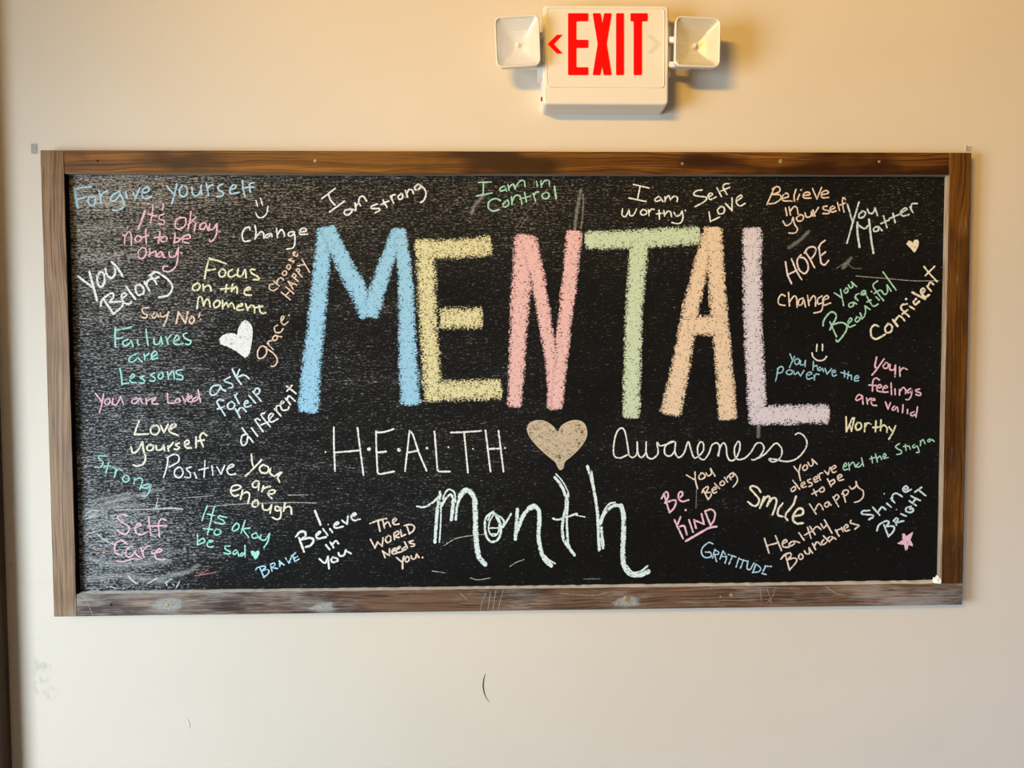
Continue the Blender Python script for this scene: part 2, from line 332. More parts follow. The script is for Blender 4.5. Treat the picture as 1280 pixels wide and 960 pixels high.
("you_are_enough", "chalk_words", "cream chalk words reading You are enough", "cream", 3.2, "T260,555 435,105 440,180 460,240; 535,160 450,250 375,320; 555,205 515,240 535,285 590,285 605,235 560,210; 625,245 620,290 660,320 700,300 735,285 735,285 700,330 715,380; 480,365 445,400 460,435 500,420 510,380 480,365; 510,385 505,460; 555,420 540,475; 550,450 590,430 620,425; 600,490 640,500 675,470 630,460 600,500 640,545; 240,470 300,455 330,430 290,410 240,430 230,480 260,520 305,510; 345,465 325,550; 340,505 390,480 415,510 400,590; 490,560 445,585 450,625 495,620 500,575 470,560; 545,600 550,650 600,660 635,615; 635,610 620,690; 720,640 680,620 675,660 715,665 730,630 725,730 690,755 645,735; 770,590 755,670; 760,650 800,625 830,640 835,700"),
("self_care", "chalk_words", "pink chalk words reading Self Care", "pink", 2.9, "T90,620 550,195 500,185 455,215 500,260 570,310 560,360 520,385 450,340; 640,315 690,290 660,275 630,320 650,375 700,385 740,365; 765,215 790,395; 940,240 890,230 865,290 875,405; 755,300 850,300 945,295; 550,480 500,445 440,470 425,530 450,580 500,590; 600,500 550,530 540,590 580,610 630,560 635,520 640,580 700,625; 690,520 720,615; 705,560 740,510 780,500; 800,575 860,565 900,545 870,530 830,580 850,630 930,635; W2.2 440,650 520,655 600,630 680,635"),
("okay_sad", "chalk_words", "mint chalk words reading It's okay to be sad with a tiny heart", "mint", 2.6, "T230,620 235,95 205,170 180,245; 305,105 280,190 265,265; 235,180 300,195; 425,215 350,200 345,220 400,250 395,280 305,265; 525,270 485,320 495,350 540,330 550,290 525,270; 610,245 570,370; 660,320 595,335 645,410; 720,365 680,390 690,420 740,410 720,370 760,430; 770,390 765,430 810,440 855,375 855,375 840,450 800,515; 260,275 235,385; 195,325 285,335; 325,330 300,360 320,390 365,375 365,345 325,330; 135,385 135,490; 135,485 205,460 190,425 140,455; 235,465 290,455 265,440 235,470 240,505 290,510; 455,500 410,505 420,535 465,560 450,580 400,570; 520,540 490,560 500,585 535,560 530,545 550,600; 580,570 560,590 580,600 600,570; 610,495 610,610; P 665,555 690,545 710,560 735,545 760,550 755,580 735,620 712,640 695,610 675,585"),
("brave", "chalk_words", "pale blue chalk word reading Brave", "sky", 2.5, "T230,620 755,710 800,815; 715,740 740,715 800,700 815,715 775,750; 775,750 830,735 850,755 830,790 795,810; 865,680 880,750; 865,685 900,670 910,690 885,715 935,725; 955,650 958,705; 950,650 1000,690; 955,682 985,675; 1015,620 1050,670 1050,670 1080,595; 1085,590 1110,655 1110,655 1150,630; 1085,592 1115,570; 1095,625 1135,605"),
("believe_in_you", "chalk_words", "thick white chalk words reading I Believe in you", "white", 4.0, "T370,625 190,110 245,245; 30,380 80,515; 0,365 40,320 90,320 90,365 50,395; 50,395 140,380 175,400 150,450 100,470; W3.4 215,350 245,325 235,315 200,350 220,385 300,370; 270,290 315,350; 340,290 362,322; W2 322,245; W3.4 395,250 430,230 415,220 380,250 395,280 470,265; 460,205 510,240 510,240 520,165; 560,160 600,145 585,130 550,165 580,205 640,190; 300,450 335,495; 345,425 375,475; 365,440 400,410 425,435; 235,590 290,630 320,565; 320,570 330,685; 370,570 350,600 375,625 420,605 400,580 365,575; 425,530 440,560 480,550 500,500; 495,505 550,535"),
("world_needs_you", "chalk_words", "peach chalk words reading The World Needs you", "peach", 2.8, "T370,625 740,235 820,205 905,185; W3.4 820,215 840,310; W2.8 865,195 885,280; 885,245 920,220 945,265; 975,225 1005,195 990,180 965,215 985,245 1030,240; 745,395 790,480 790,480 815,420 815,420 862,462 862,462 870,380; 925,355 895,385 910,425 945,410 945,365 920,355; 980,335 985,395; 980,335 1015,310 1030,335 990,365 1030,375; 1045,300 1055,365 1055,365 1095,345; 1105,250 1135,340; 1085,255 1150,245 1185,270 1170,310 1135,335; 890,575 865,510 865,510 935,555 935,555 935,490; 965,520 1000,490 985,480 955,515 970,540 1010,530; 1005,500 1045,475 1030,465 1000,500 1015,525 1060,515; 1090,470 1060,490 1075,505 1100,490; 1085,420 1115,480; 1170,405 1130,420 1150,435 1185,440 1180,460 1150,465; 1005,575 1055,618; W3.3 1080,565 1066,620 1066,685; W2.8 1110,565 1090,595 1105,620 1130,605 1130,575 1110,565; 1150,560 1165,590 1195,580 1205,540 1205,540 1230,575; 1265,575"),
("i_am_strong", "chalk_words", "white chalk words reading I am strong", "white", 3.0, "T390,215 100,265 230,165; 165,225 185,280 230,330; 175,400 325,290; 375,375 330,385 325,420 360,430 400,390 375,365 430,385; 430,310 440,375; 435,345 465,310 485,335; 465,300 480,250 515,245 545,290; 650,320 595,345 600,365 670,365 675,385 630,410; 710,280 750,355; 690,325 765,290; 785,240 815,310; 795,265 800,235 830,225; 890,220 860,245 875,275 905,260 905,225 890,215; 935,185 955,250; 945,220 970,175 1000,180 1015,215; 1060,120 1025,155 1040,180 1085,155 1070,125 1120,165 1140,220 1120,280 1085,305"),
("in_control", "chalk_words", "mint chalk words reading I am in control", "green", 2.6, "T580,215 145,105 270,100; 195,110 190,230; 125,240 280,210; 400,140 360,165 365,190 410,175 410,140 425,190; 440,130 450,185; 450,155 490,120 512,168; 512,152 560,90 600,90 610,145; 725,95 735,145; 770,90 775,150; 775,130 810,85 850,90 855,135; 365,285 310,265 250,300 245,360 290,390 350,375; 430,285 390,320 405,350 445,330 445,290 430,280; 475,250 480,325; 480,300 515,235 560,245 580,320; 605,205 625,300; 560,270 665,240; 690,215 715,290; 698,240 715,205 745,200; 820,200 780,230 795,265 840,260 850,220 820,200; W3.2 905,145 920,265"),
("i_am_worthy", "chalk_words", "white chalk words reading I am worthy", "white", 2.6, "T770,215 175,125 330,160; 240,150 215,275; 130,260 300,295; 430,245 390,270 400,295 450,275 440,250 470,295; 490,250 490,295; 490,280 525,235 545,285 545,275 585,240 615,260 610,295; 65,370 60,430 95,445 130,380; 130,385 140,435 175,430 205,370; 265,375 245,405 265,430 305,415 300,385 265,375; 325,380 330,435; 330,405 355,370 380,375; 430,380 435,470; 405,420 475,410; 480,385 485,440; 490,425 520,390 545,400 555,445; 580,405 600,440 640,430 660,390 660,390 670,450 650,505 600,515 560,505; 693,385"),
("self_love", "chalk_words", "white chalk words reading Self Love", "white", 2.7, "T770,215 860,180 800,190 780,230 850,245 905,255 890,290 795,345; 930,250 965,225 945,210 920,240 945,275 1000,250; 1010,160 1055,245; 1130,115 1090,120 1070,150 1110,225; 1050,190 1135,155; 930,400 945,495 945,495 1035,450; 1050,345 1015,380 1035,420 1080,405 1080,355 1045,345; 1095,315 1160,385 1160,385 1160,260; 1215,285 1260,250 1250,230 1210,260 1205,310 1240,340 1290,315"),
("believe_in_yourself", "chalk_words", "peach chalk words reading Believe in yourself", "peach", 2.6, "T940,215 225,155 150,325; 205,170 250,145 280,165 270,200 200,225 200,225 280,230 285,270 230,310 155,320; 305,265 365,245 345,210 305,240 310,285 400,290; 440,175 420,240 425,290; 475,225 455,275; 490,180; 520,235 580,225 560,200 515,220 520,260 590,260; 605,165 650,270 650,270 695,155; 695,230 765,210 745,185 700,205 700,255 765,255; 335,360 350,435; 370,350 385,430; 380,395 420,345 450,360 460,420; 310,490 340,535 390,510 410,455 410,455 425,520 455,570 430,610 370,610; 480,430 445,460 460,490 505,480 515,440 480,425; 530,410 545,450 590,440 595,395 595,395 610,440; 610,380 630,440; 632,405 665,355; 750,340 710,350 720,375 770,390 765,415 710,415; 785,375 830,360 810,340 780,365 795,400 840,390; 855,305 875,385; 935,275 910,255 905,320 920,400; 880,330 935,310"),
("you_matter", "chalk_words", "light blue chalk words reading You Matter", "ice", 3.0, "T1030,235 235,165 265,270 285,335; 350,140 290,340 230,550; 385,235 350,265 355,300 400,285 415,245 380,230; 435,215 450,250 490,250 510,200 510,200 535,275; W3.8 335,345 335,450 355,590; W3 340,365 400,405 450,370; W3.6 450,315 470,500 495,650; W3 530,385 495,405 505,435 545,420 540,385 580,425; 595,280 630,395; 570,355 650,320; 690,255 710,345; 655,305 750,265; 765,250 830,215 810,200 765,240 790,280 850,265; 860,190 890,245; 868,215 880,160 930,155"),
("heart_cream", "chalk_heart", "small cream chalk heart", "cream", 0, "T1030,235 P 822,560 845,525 870,530 885,545 905,520 935,515 952,535 945,580 920,630 905,650 870,610"),
("hope", "chalk_words", "pale pink chalk word reading Hope", "blush", 3.0, "T960,310 175,140 195,260 235,355; 235,110 285,230 335,315; 195,270 290,220; 330,70 290,130 315,220 365,255 400,215 395,150 360,100 330,95; T940,215 535,800 580,870 625,955; 525,810 560,760 620,750 640,790 600,860 580,860; 670,760 690,910; 665,760 690,715 730,685; 680,840 735,800; 690,910 725,930 765,885"),
("change_right", "chalk_words", "peach chalk word reading change beside a mint phrase", "peach", 2.6, "T960,310 170,480 135,465 105,510 110,560 170,575; 205,445 215,580; 215,540 260,480 285,500 290,590; 350,500 310,520 305,570 340,560 355,510 375,590; 395,475 410,575; 410,540 450,480 475,500 475,580; 540,480 500,510 500,560 550,540 555,500 555,500 550,560 530,630 460,650; 555,520 605,500 590,475 550,510 560,570 625,550"),
("you_are_beautiful", "chalk_words", "green chalk words reading you are Beautiful", "green", 2.6, "T960,310 665,450 740,500; 725,415 755,575; 780,405 760,430 775,450 800,435 795,405 780,400; 805,370 825,400 850,380 835,340 835,340 885,385; 840,545 810,560 815,590 855,575 850,540 885,560; 870,490 900,525; 875,510 880,470 910,455; 930,465 975,440 965,425 935,440 945,470 980,455; W3 550,775 560,720 620,645 670,650 680,700 640,770 620,820; 620,740 650,810 685,885; 640,770 720,745 785,770 775,840 700,935 680,920; W2.6 800,760 840,720 825,700 800,740 810,790 870,770; 890,690 870,720 890,740 920,710 905,690 940,710; 920,650 950,700 975,640 970,580 970,580 1020,615; 985,480 1050,580 1100,560; 990,540 1030,520; 1080,490 1112,520; 1035,435; 1095,330 1050,370 1080,430 1155,525; 1060,455 1120,420; 1130,420 1165,465 1195,440 1190,370 1190,370 1230,430; 1150,240 1280,420"),
("confident", "chalk_words", "cream chalk word reading Confident, written uphill", "cream", 3.4, "T1030,325 545,665 505,650 470,690 475,760 520,790 610,745; 640,640 610,680 625,725 670,715 680,660 640,635; W4 690,600 735,660; W3.4 705,615 750,560 785,580 805,605; 830,440 780,450 775,490 850,565; 785,540 835,500; 860,465 900,490; 820,390; W4 920,390 895,415 915,445 950,415; 885,325 1010,390; 985,330 1010,300 985,285 970,320 1010,370 1050,350; W3 1030,262 1070,310; 1040,265 1060,220 1095,245; 1000,65 1060,140 1130,215; 1015,155 1105,65"),
("smile_right", "chalk_smiley", None, "white", 2.6, "T960,415 490,125 485,190; 545,125 545,185; 440,210 455,255 500,285 555,280 585,245"),
("power", "chalk_words", "blue chalk words reading you have the power", "blue", 2.3, "T960,415 220,220 240,270; 265,245 235,310 215,355; 290,265 265,290 280,325 310,310 310,275 290,265; 325,285 325,325 360,325 375,285 375,285 370,345; 455,295 450,380; 455,350 485,335 497,380; 520,350 500,375 525,385 540,360 555,395; 570,365 590,420 590,420 635,370; 640,410 675,400 665,380 640,400 650,440 685,430; 765,390 765,450; 730,405 790,420; 805,400 795,465; 800,440 830,430 835,475; 865,465 910,455 895,435 865,455 870,490 905,485; 100,360 90,430 75,490; 95,370 130,345 155,365 135,405 90,410; 205,380 180,405 205,425 240,415 240,385 205,380; 255,385 268,425 300,400 300,400 325,440 325,440 360,385; 385,435 440,420 420,400 385,425 395,470 445,460; 460,430 465,480; 465,450 480,420 510,425"),
("feelings", "chalk_words", "pink chalk words reading your feelings are valid", "rose", 2.7, "T1030,435 W3.4 525,95 510,180 520,200; W2.7 600,110 530,210 480,270; 620,150 590,180 610,205 640,190 640,155 615,145; W3.2 660,165 660,215 700,215 715,175 715,175 710,285; W2.7 755,190 760,280; 760,230 790,200 830,215; 555,320 520,300 490,330 485,430; 450,370 520,375; 530,400 575,390 560,365 530,390 535,430 580,440; 590,405 635,395 620,375 590,400 595,440 640,440; 670,350 675,465; 710,410 712,465; 755,415 755,470; 755,440 790,395 815,415 815,455; 865,405 830,430 840,450 875,430 880,410 870,480 845,515 820,515; 955,410 920,420 925,435 965,450 960,475 920,465; 380,480 350,465 320,500 325,525 370,505 385,480 385,480 390,560; 425,500 435,560; 435,530 470,500; 470,530 510,520 495,505 470,525 485,570 525,575; 615,540 640,610 640,610 665,545; 705,580 680,610 700,625 730,590 740,635; 790,570 785,645; 835,615 835,655; 900,640 865,655 880,680 920,660; 935,590 920,690"),
("worthy_right", "chalk_words", "yellow chalk word reading Worthy", "yellow", 3.0, "T1030,435 220,690 225,835 225,835 285,700; 258,765 275,830 275,830 303,700; 340,745 315,780 330,820 370,800 370,755 335,745; 410,755 405,835; 410,790 435,750 470,760; 520,730 515,835; 490,795 560,790; 570,720 565,825; 570,790 600,770 630,800 630,840; 650,790 680,830; 715,780 690,840 650,910"),
("stigma", "chalk_words", "green chalk words reading end the stigma", "green", 2.3, "T1030,525 190,475 230,450 210,430 195,470 200,500 240,490; 245,430 255,500; 255,460 290,420 315,470; 350,430 320,460 350,470 380,440; 375,380 395,460; 475,365 485,430; 460,390 520,370; 515,340 535,420; 530,390 560,360 575,395; 595,375 620,355 605,335 590,360 600,385 640,375; 755,235 715,265 740,290 775,310 770,335 730,345; 815,245 820,305; 795,265 840,260; 850,260 865,295; 905,245 885,265 900,280 930,260 945,290 950,320 925,325; 965,210 965,255; 970,225 990,195 1010,235; 1060,190 1035,205 1050,220 1080,195 1100,215"),
("deserve", "chalk_words", "peach chalk words reading you deserve to be happy", "peach", 2.6, "T930,560 500,185 550,250; 565,165 550,240 565,325; 610,170 585,200 605,225 635,200 625,170 605,170; 640,145 660,180 690,165 680,110 680,110 730,160; 500,385 470,410 480,435 515,415 510,385; 490,325 555,410; 575,380 610,355 595,340 570,365 585,395 620,385; 665,310 635,325 650,345 680,350 675,375 650,385; 700,325 735,300 720,285 695,310 710,340 740,330; 740,270 765,320; 750,295 760,255 785,250; 805,230 840,265 840,265 860,195; 880,220 920,190 900,175 875,205 890,245 920,235; 695,415 725,475; 680,460 745,425; 785,395 755,415 765,440 800,430 800,400 780,390; 835,310 870,385; 865,375 905,345 900,315 860,335; 940,305 980,280 960,265 935,290 950,325 995,315; 655,560 720,660; 710,620 745,560 775,580 790,615; 830,540 805,565 820,590 850,570 840,535 870,570; 890,490 945,585; 895,500 925,465 950,490 920,525; 990,440 1015,540; 980,460 1000,425 1040,425 1035,460 995,485; 1055,385 1080,410 1120,380 1120,335 1120,335 1140,390 1190,430 1190,490 1150,530 1105,545"),
("smile_word", "chalk_words", "thick cream chalk word reading Smile", "cream", 3.6, "T930,560 165,440 140,400 90,380 60,400 110,460 150,510 140,560 100,580 40,540; 200,490 160,600; 175,560 230,485 260,500 230,580 230,580 290,500 325,520 310,600 285,665; 385,555 345,610 340,670 385,685; 520,485 490,570 425,650 415,690 435,720; W4 510,680 580,665 590,620 550,605 500,660 490,720 530,755 590,750"),
("be_kind", "chalk_words", "pink chalk words reading Be Kind, underlined", "rose", 3.2, "T820,565 80,420 135,605; 55,465 90,405 115,405 120,450 95,500; 90,510 180,480 200,500 180,560 135,605; 225,465 265,430 255,395 225,420 230,475 270,495 325,480; 185,680 270,865; 245,650 210,740; 215,755 280,740 310,825; 330,680 370,800; 298,580; 400,760 380,680 380,680 480,722 480,722 455,620; 490,590 545,735; 490,590 550,575 590,610 580,680 545,735; W3.8 300,890 430,815 530,760 605,745"),
("you_belong_right", "chalk_words", "thin peach chalk words reading You Belong", "peach", 2.5, "T820,565 305,230 380,275; 390,200 395,290 415,365; 460,210 430,240 440,275 490,250 475,215 450,210; 500,210 520,240 555,215 545,165 545,165 590,240; 470,375 520,475; 460,405 480,365 520,345 515,380 490,410 490,410 545,405 550,440 520,475; 565,385 605,365 590,350 560,375 575,410 605,400; 585,315 635,365; 665,290 640,310 650,335 680,325 685,300 660,288; 685,255 715,300; 700,275 725,240 750,275; 760,210 735,230 740,255 775,240 770,205 810,250 810,300 770,350"),
("healthy_boundaries", "chalk_words", "peach chalk words reading Healthy Boundaries", "peach", 2.8, "T940,630 125,345 170,490; 235,320 295,465; 145,420 265,385; 310,395 350,375 335,355 305,385 315,430 370,430; 400,375 370,400 385,420 425,395 415,370 475,385; 470,290 520,360; 555,235 590,340; 525,310 605,270; 580,225 630,305; 610,260 650,225 690,255; 690,200 715,240 740,215; 725,160 800,290; 335,510 375,660; 290,550 330,505 385,490 390,520 350,560 350,560 430,540 445,575 375,660; 480,500 465,530 485,555 510,535 500,505 480,500; 525,470 545,500 575,490 570,440 570,440 605,490; 605,395 635,455; 620,425 650,380 690,410; 715,360 695,385 715,405 745,380; 715,320 775,380; 775,330 755,350 770,370 805,345 795,325 840,350; 835,260 870,320; 850,290 855,260 890,250; 895,235 910,275; 925,250 960,225 945,205 920,235 935,270 975,260; 990,165 985,190 1060,210 1070,220 1030,250"),
("shine_bright", "chalk_words", "pale blue chalk words reading Shine Bright", "ice", 3.2, "T1060,590 215,385 150,390 140,420 240,430 250,450 210,475; 250,355 315,430; 300,400 340,350 375,375; 390,315 430,350; W2 362,217; W3.2 430,265 465,305; 440,285 450,225 490,215 540,245; 560,175 600,165 580,140 550,170 570,200 630,175; 360,530 405,645; 290,585 310,530 380,490 410,505 375,545 375,545 455,545 455,590 405,645; 460,480 485,530; 455,490 485,460 500,480 480,505 555,490; 530,420 580,440; W2 485,375; W3.2 630,345 585,360 580,390 620,405 655,385 645,365 620,370; 615,290 680,335; 630,240 720,285; 645,310 680,265; 735,155 670,200; 705,180 775,235"),
("star", "chalk_star", "pink chalk star", "rose", 0, "T1060,590 P 540,615 560,610 585,640 650,595 650,610 625,680 650,725 650,745 605,730 595,785 572,785 560,730 500,720 490,712 545,680"),
("gratitude", "chalk_words", "blue chalk word reading Gratitude", "sky", 2.4, "T850,650 330,240 290,225 230,270 215,330 250,375 310,365 305,325 255,320; 350,295 325,380; 345,300 385,320 380,345 335,345; 345,345 365,415; 430,310 400,390; 430,310 465,370 450,430; 415,360 460,370; 485,345 560,370; 525,360 490,440; 590,380 560,470; 600,390 680,415; 635,400 605,480; 680,410 670,480 700,495 740,430; 760,440 730,520; 760,440 805,480 790,515 725,525; 850,460 915,465; 855,465 820,535 820,535 860,545"),
("health", "chalk_words", "white chalk word reading Health with dots between capitals", "white", 3.1, "T400,520 138,115 140,300 150,550; 375,120 410,400 435,590; 150,365 390,345; 560,155 565,350 575,560; 575,560 600,580 740,555; 560,165 640,160 735,130; 580,365 660,355; 895,150 850,550; 895,150 930,190 990,370 1065,545; 880,365 985,345; 1145,155 1175,540; 1175,540 1200,555 1300,555; T500,510 510,245 640,240 810,230; 640,240 680,645; 855,225 905,635; 985,230 1035,635; 890,410 1000,405; W2.6 485,390; 730,408; 1050,400; T400,520 55,360; W5 490,330; 790,340; W3.6 1070,320"),
("heart_tan", "chalk_heart", "large tan chalk heart between two words", "tan", 0, "T650,500 P 65,290 90,235 150,205 230,205 290,230 340,270 378,315 410,260 470,220 540,200 610,210 655,250 672,320 660,390 600,480 520,560 450,620 435,680 400,700 370,660 350,620 240,530 150,440 90,360"),
("awareness", "chalk_words", "white cursive chalk word reading Awareness", "white", 2.7, "T750,510 290,460 200,500 140,470 140,350 170,240 215,200 250,240 280,400 290,470 330,495 370,450 372,340; 372,340 380,450 410,495 455,450 462,340; 460,440 480,495 530,505 580,450 570,345 600,378 660,365 740,335; 740,335 700,340 650,390 650,460 700,480 745,430 755,345; 755,345 750,440 785,495 840,450 880,340 905,400 935,490 975,490 1030,430 1035,360 1005,340 975,400 990,490 1040,515 1090,450 1120,370 1170,350 1195,390 1185,480; T870,510 220,475 240,400 270,350 300,380 310,470 340,525 390,510 430,440 440,360 420,335 385,400 390,480 420,515 490,500 550,440 600,360 650,350 680,400 640,480 580,520 560,515; 580,520 690,460 790,355 840,380 860,430 840,500 770,540 730,510 800,515 900,535 1000,510 1080,430 1110,350 1080,280 1030,250 995,265"),
("month", "chalk_words", "white and aqua chalk word reading month in tall letters", "month", 5, "T520,580 W3.4 10,425 80,430 160,390 225,325 240,275; W5 240,300 215,440 205,560 190,780; W2.6 250,390 248,560 235,780; W4.4 250,430 300,340 345,305 370,340; W2.8 265,350 300,275 340,255 385,290 395,380; W5.4 375,350 365,450 355,555; W4.2 398,555 410,430 440,340 500,275; W8 440,320 490,262 545,280 585,350 592,450 598,700 615,870 635,940 690,1000; W3 615,870 615,940; W4.2 770,480 700,540 690,660 720,750 770,780 830,740 850,650 835,570 790,500; W2.6 720,560 760,490 830,520 880,580 850,640; 800,530 830,600 820,690 770,720 730,670 735,580 775,510; 725,640 830,640; 740,700 800,700; W3.4 870,630 910,570 950,500; 850,530 880,570; W5.6 1015,455 1005,600 993,750; W6 1010,680 1060,540 1120,460 1190,430; W6.6 1130,440 1190,420 1230,480 1232,600 1225,720 1250,870 1290,960 1350,1015; W3 1270,900 1330,960 1390,995; T660,580 W4.6 270,135 340,230 375,330 380,430 350,560 345,700 380,800 465,910; W4 395,300 395,430 388,560 395,720 410,820 465,910; W2.4 280,100 350,180 400,280 408,340; W3.6 250,545 300,555 400,525 490,497; W1.8 470,510 570,530; W5 595,25 640,170 680,380 700,560 712,860; W3 635,70 655,200 665,260; W5 750,835 732,640; W3 720,560 770,450 820,395 870,385; W5.4 722,600 760,500 830,430 900,415 945,450; W7.6 930,420 955,520 955,700 948,900 960,1010 1000,1080 1050,1110 1120,1110 1200,1075; W3 990,1020 1050,1085 1130,1070 1195,1020"),
]
BIG = [
("M", "big sky blue chalk letter M", "bigblue", [("406,283 402,334 395,407 388,470 385,517", 21, 28), ("408,283 430,330 450,368 463,396", 20, 28), ("498,285 481,334 469,371 459,396", 17, 27), ("499,285 506,343 509,419 513,508", 17, 28)]),
("E", "big pale yellow chalk letter E", "bigyellow", [("531,297 535,395 542,504", 28, 26), ("518,311 568,311 616,306", 27, 28), ("548,398 605,397", 30, 30), ("546,489 629,486", 29, 29)]),
("N", "big pink chalk letter N", "bigpink", [("657,292 652,348 648,419 643,510", 29, 20), ("660,296 672,347 682,407 690,460 692,513", 22, 16), ("718,287 713,341 706,401 695,512", 22, 17)]),
("T", "big light green chalk letter T", "biggreen", [("730,301 801,298 876,294", 25, 25), ("799,300 792,401 789,524", 25, 22)]),
("A", "big peach chalk letter A", "bigpeach", [("888,283 867,371 850,461 838,520", 18, 28), ("892,283 897,371 904,446 910,526", 22, 25), ("858,406 908,408", 27, 27)]),
("L", "big lavender chalk letter L", "biglav", [("940,283 941,401 945,480 948,532", 25, 25), ("943,520 990,518 1038,518", 26, 26)]),
]
SMEARS = [
("dustwhite", 0.74, 0.75, "T90,620 W1.8 105,280 95,245 175,155 270,150; 130,235 240,185; 430,140 700,135 850,128; W3 850,128 1000,122 1105,132; W1.6 835,125 850,60 860,20; 880,95 840,110; 150,465 120,440 150,385 250,350; W2.2 255,385 330,440 440,495; W2 750,880 850,820; 1045,915 1075,855; 950,895 945,860 1000,830; 1010,885 1020,895; W3.4 560,800 620,860 650,870; W1.6 380,905 450,925"),
("dustwhite", 0.62, 0.34, "T90,620 W13 130,150 300,90 520,30; 200,190 400,110 700,90; 130,330 300,290 500,250; W11 980,780 1150,760 1250,700; 860,830 1000,800 1100,780; W18 150,830 500,800 900,850; W16 150,620 500,690 950,650; T110,510 W9 200,940 450,880 740,815; 90,920 400,860"),
("dustwhite", 0.62, 0.62, "T260,555 W1.5 0,625 300,602 600,590 850,585 1085,590; 800,512 1000,508; T1030,325 W1.2 320,160 600,183 900,208 1150,206; T520,620 W1.5 280,495 400,425 560,395 690,383; W1.4 160,750 290,768; 545,820 620,838 740,820; 940,705 1000,665 1080,635; T230,620 W1.2 0,20 300,-5"),
("dustpink", 0.66, 0.62, "T230,620 W2 110,800 220,780 320,760; 120,765 180,775 240,730; T90,620 200,545 330,545 420,555; T770,215 W2 800,850 760,940"),
("dustwhite", 0.58, 0.34, "T580,215 W9 1165,190 1140,330 1120,450 1110,560; W5 1190,230 1192,370 1170,560; W2 715,300 640,390 580,470 520,560; 560,560 640,440; W9 180,250 110,330 80,400; T940,215 W9 560,600 480,680 380,750; T960,310 W3 690,200 780,150 850,200 930,205; W10 760,190 820,110; T870,510 625,180 625,270; T820,565 W3 405,380 400,560; T660,620 W3 560,830 640,830 720,828"),
]
# ------------------------------------------------------------------ setting
M_WALL = wall_paint('beige_wall_paint', (0.72, 0.64, 0.535, 1), True)
M_SIDE = wood('brown_panelling', (0.03, 0.017, 0.009, 1), (0.075, 0.042, 0.022, 1), (0.11, 0.065, 0.035, 1), 0.0, 9)
M_WALL2 = wall_paint('cream_wall_paint', (0.36, 0.31, 0.26, 1))
M_SIDEWALL = wall_paint('dark_brown_wall_paint', (0.10, 0.075, 0.055, 1))
M_CEIL = plain('ceiling_white', (0.6, 0.57, 0.52, 1), 0.9, 0.2)
M_TRIM = plain('brown_trim', (0.06, 0.035, 0.02, 1), 0.5)
def floor_mat():
    k = NT('floor_boards')
    co = k.coord()
    br = k.node('ShaderNodeTexBrick'); k.set(br.inputs['Vector'], co)
    br.inputs['Scale'].default_value = 1.0; br.inputs['Brick Width'].default_value = 1.2; br.inputs['Row Height'].default_value = 0.14
    br.inputs['Mortar Size'].default_value = 0.003
    br.inputs['Color1'].default_value = (0.24, 0.22, 0.20, 1); br.inputs['Color2'].default_value = (0.29, 0.27, 0.24, 1); br.inputs['Mortar'].default_value = (0.05, 0.03, 0.02, 1)
    n = k.noise(k.mapping(co, (3, 60, 1)), 1.0, 4)
    k.base(k.mix(k.math('MULTIPLY', n, 0.5), br.outputs[0], (0.15, 0.13, 0.11, 1))); k.rough(0.45)
    return k.m
M_FLOOR = floor_mat()
T = 0.12
wall_back = tag(link('wall_back', box_bm(LEFT_X - T, ROOM_R + T, 0.0, T, 0.0, CEIL), M_WALL), kind='structure')
tag(link('floor', box_bm(LEFT_X - T, ROOM_R + T, ROOM_F - T, T, -0.1, 0.0), M_FLOOR), kind='structure')
tag(link('ceiling', box_bm(LEFT_X - T, ROOM_R + T, ROOM_F - T, T, CEIL, CEIL + 0.1), M_CEIL), kind='structure')
tag(link('wall_right', box_bm(ROOM_R, ROOM_R + T, ROOM_F, 0.0, 0.0, CEIL), M_SIDEWALL), kind='structure')
bm = bmesh.new()
for x0, x1, z0, z1 in ((LEFT_X - T, FILL['x0'], 0, CEIL), (FILL['x1'], ROOM_R + T, 0, CEIL), (FILL['x0'], FILL['x1'], FILL['z1'], CEIL), (FILL['x0'], FILL['x1'], 0, FILL['z0'])):
    box_bm(x0, x1, ROOM_F - T, ROOM_F, z0, z1, bm=bm)
tag(link('wall_front', bm, M_WALL2), kind='structure')
bm = bmesh.new()
for y0, y1, z0, z1 in ((WIN['y1'], 0, 0, CEIL), (ROOM_F, WIN['y0'], 0, CEIL), (WIN['y0'], WIN['y1'], 0, WIN['z0']), (WIN['y0'], WIN['y1'], WIN['z1'], CEIL)):
    box_bm(LEFT_X - T, LEFT_X, y0, y1, z0, z1, bm=bm)
tag(link('wall_left', bm, M_WALL2), kind='structure')
def window(name, horizontal, fixed, a0, a1, z0, z1):
    bm = bmesh.new(); fw = 0.05
    am = (a0 + a1) / 2
    for p, q, r, s in ((a0, a0 + fw, z0, z1), (a1 - fw, a1, z0, z1), (a0, a1, z0, z0 + fw), (a0, a1, z1 - fw, z1), (am - 0.02, am + 0.02, z0, z1)):
        if horizontal: box_bm(p, q, fixed - 0.08, fixed - 0.02, r, s, 0.003, bm=bm)
        else: box_bm(fixed - 0.08, fixed - 0.02, p, q, r, s, 0.003, bm=bm)
    return tag(link(name, bm, M_TRIM), kind='structure')
window('window_1', False, LEFT_X, WIN['y0'], WIN['y1'], WIN['z0'], WIN['z1'])
window('fill_opening_frame', True, ROOM_F, FILL['x0'], FILL['x1'], FILL['z0'], FILL['z1'])  # frame around the added opening of the fill light
# brown casing at the far left of the wall
bm = bmesh.new()
box_bm(TRIM_X - 0.11, TRIM_X, -0.055, 0.0, 0.0, CEIL, 0.006, 3, bm=bm)
uvl = bm.loops.layers.uv.new('UVMap')
for f in bm.faces:
    for l in f.loops: l[uvl].uv = (l.vert.co.z, l.vert.co.x + l.vert.co.y)
tag(link('trim_1', bm, M_SIDE), kind='structure')

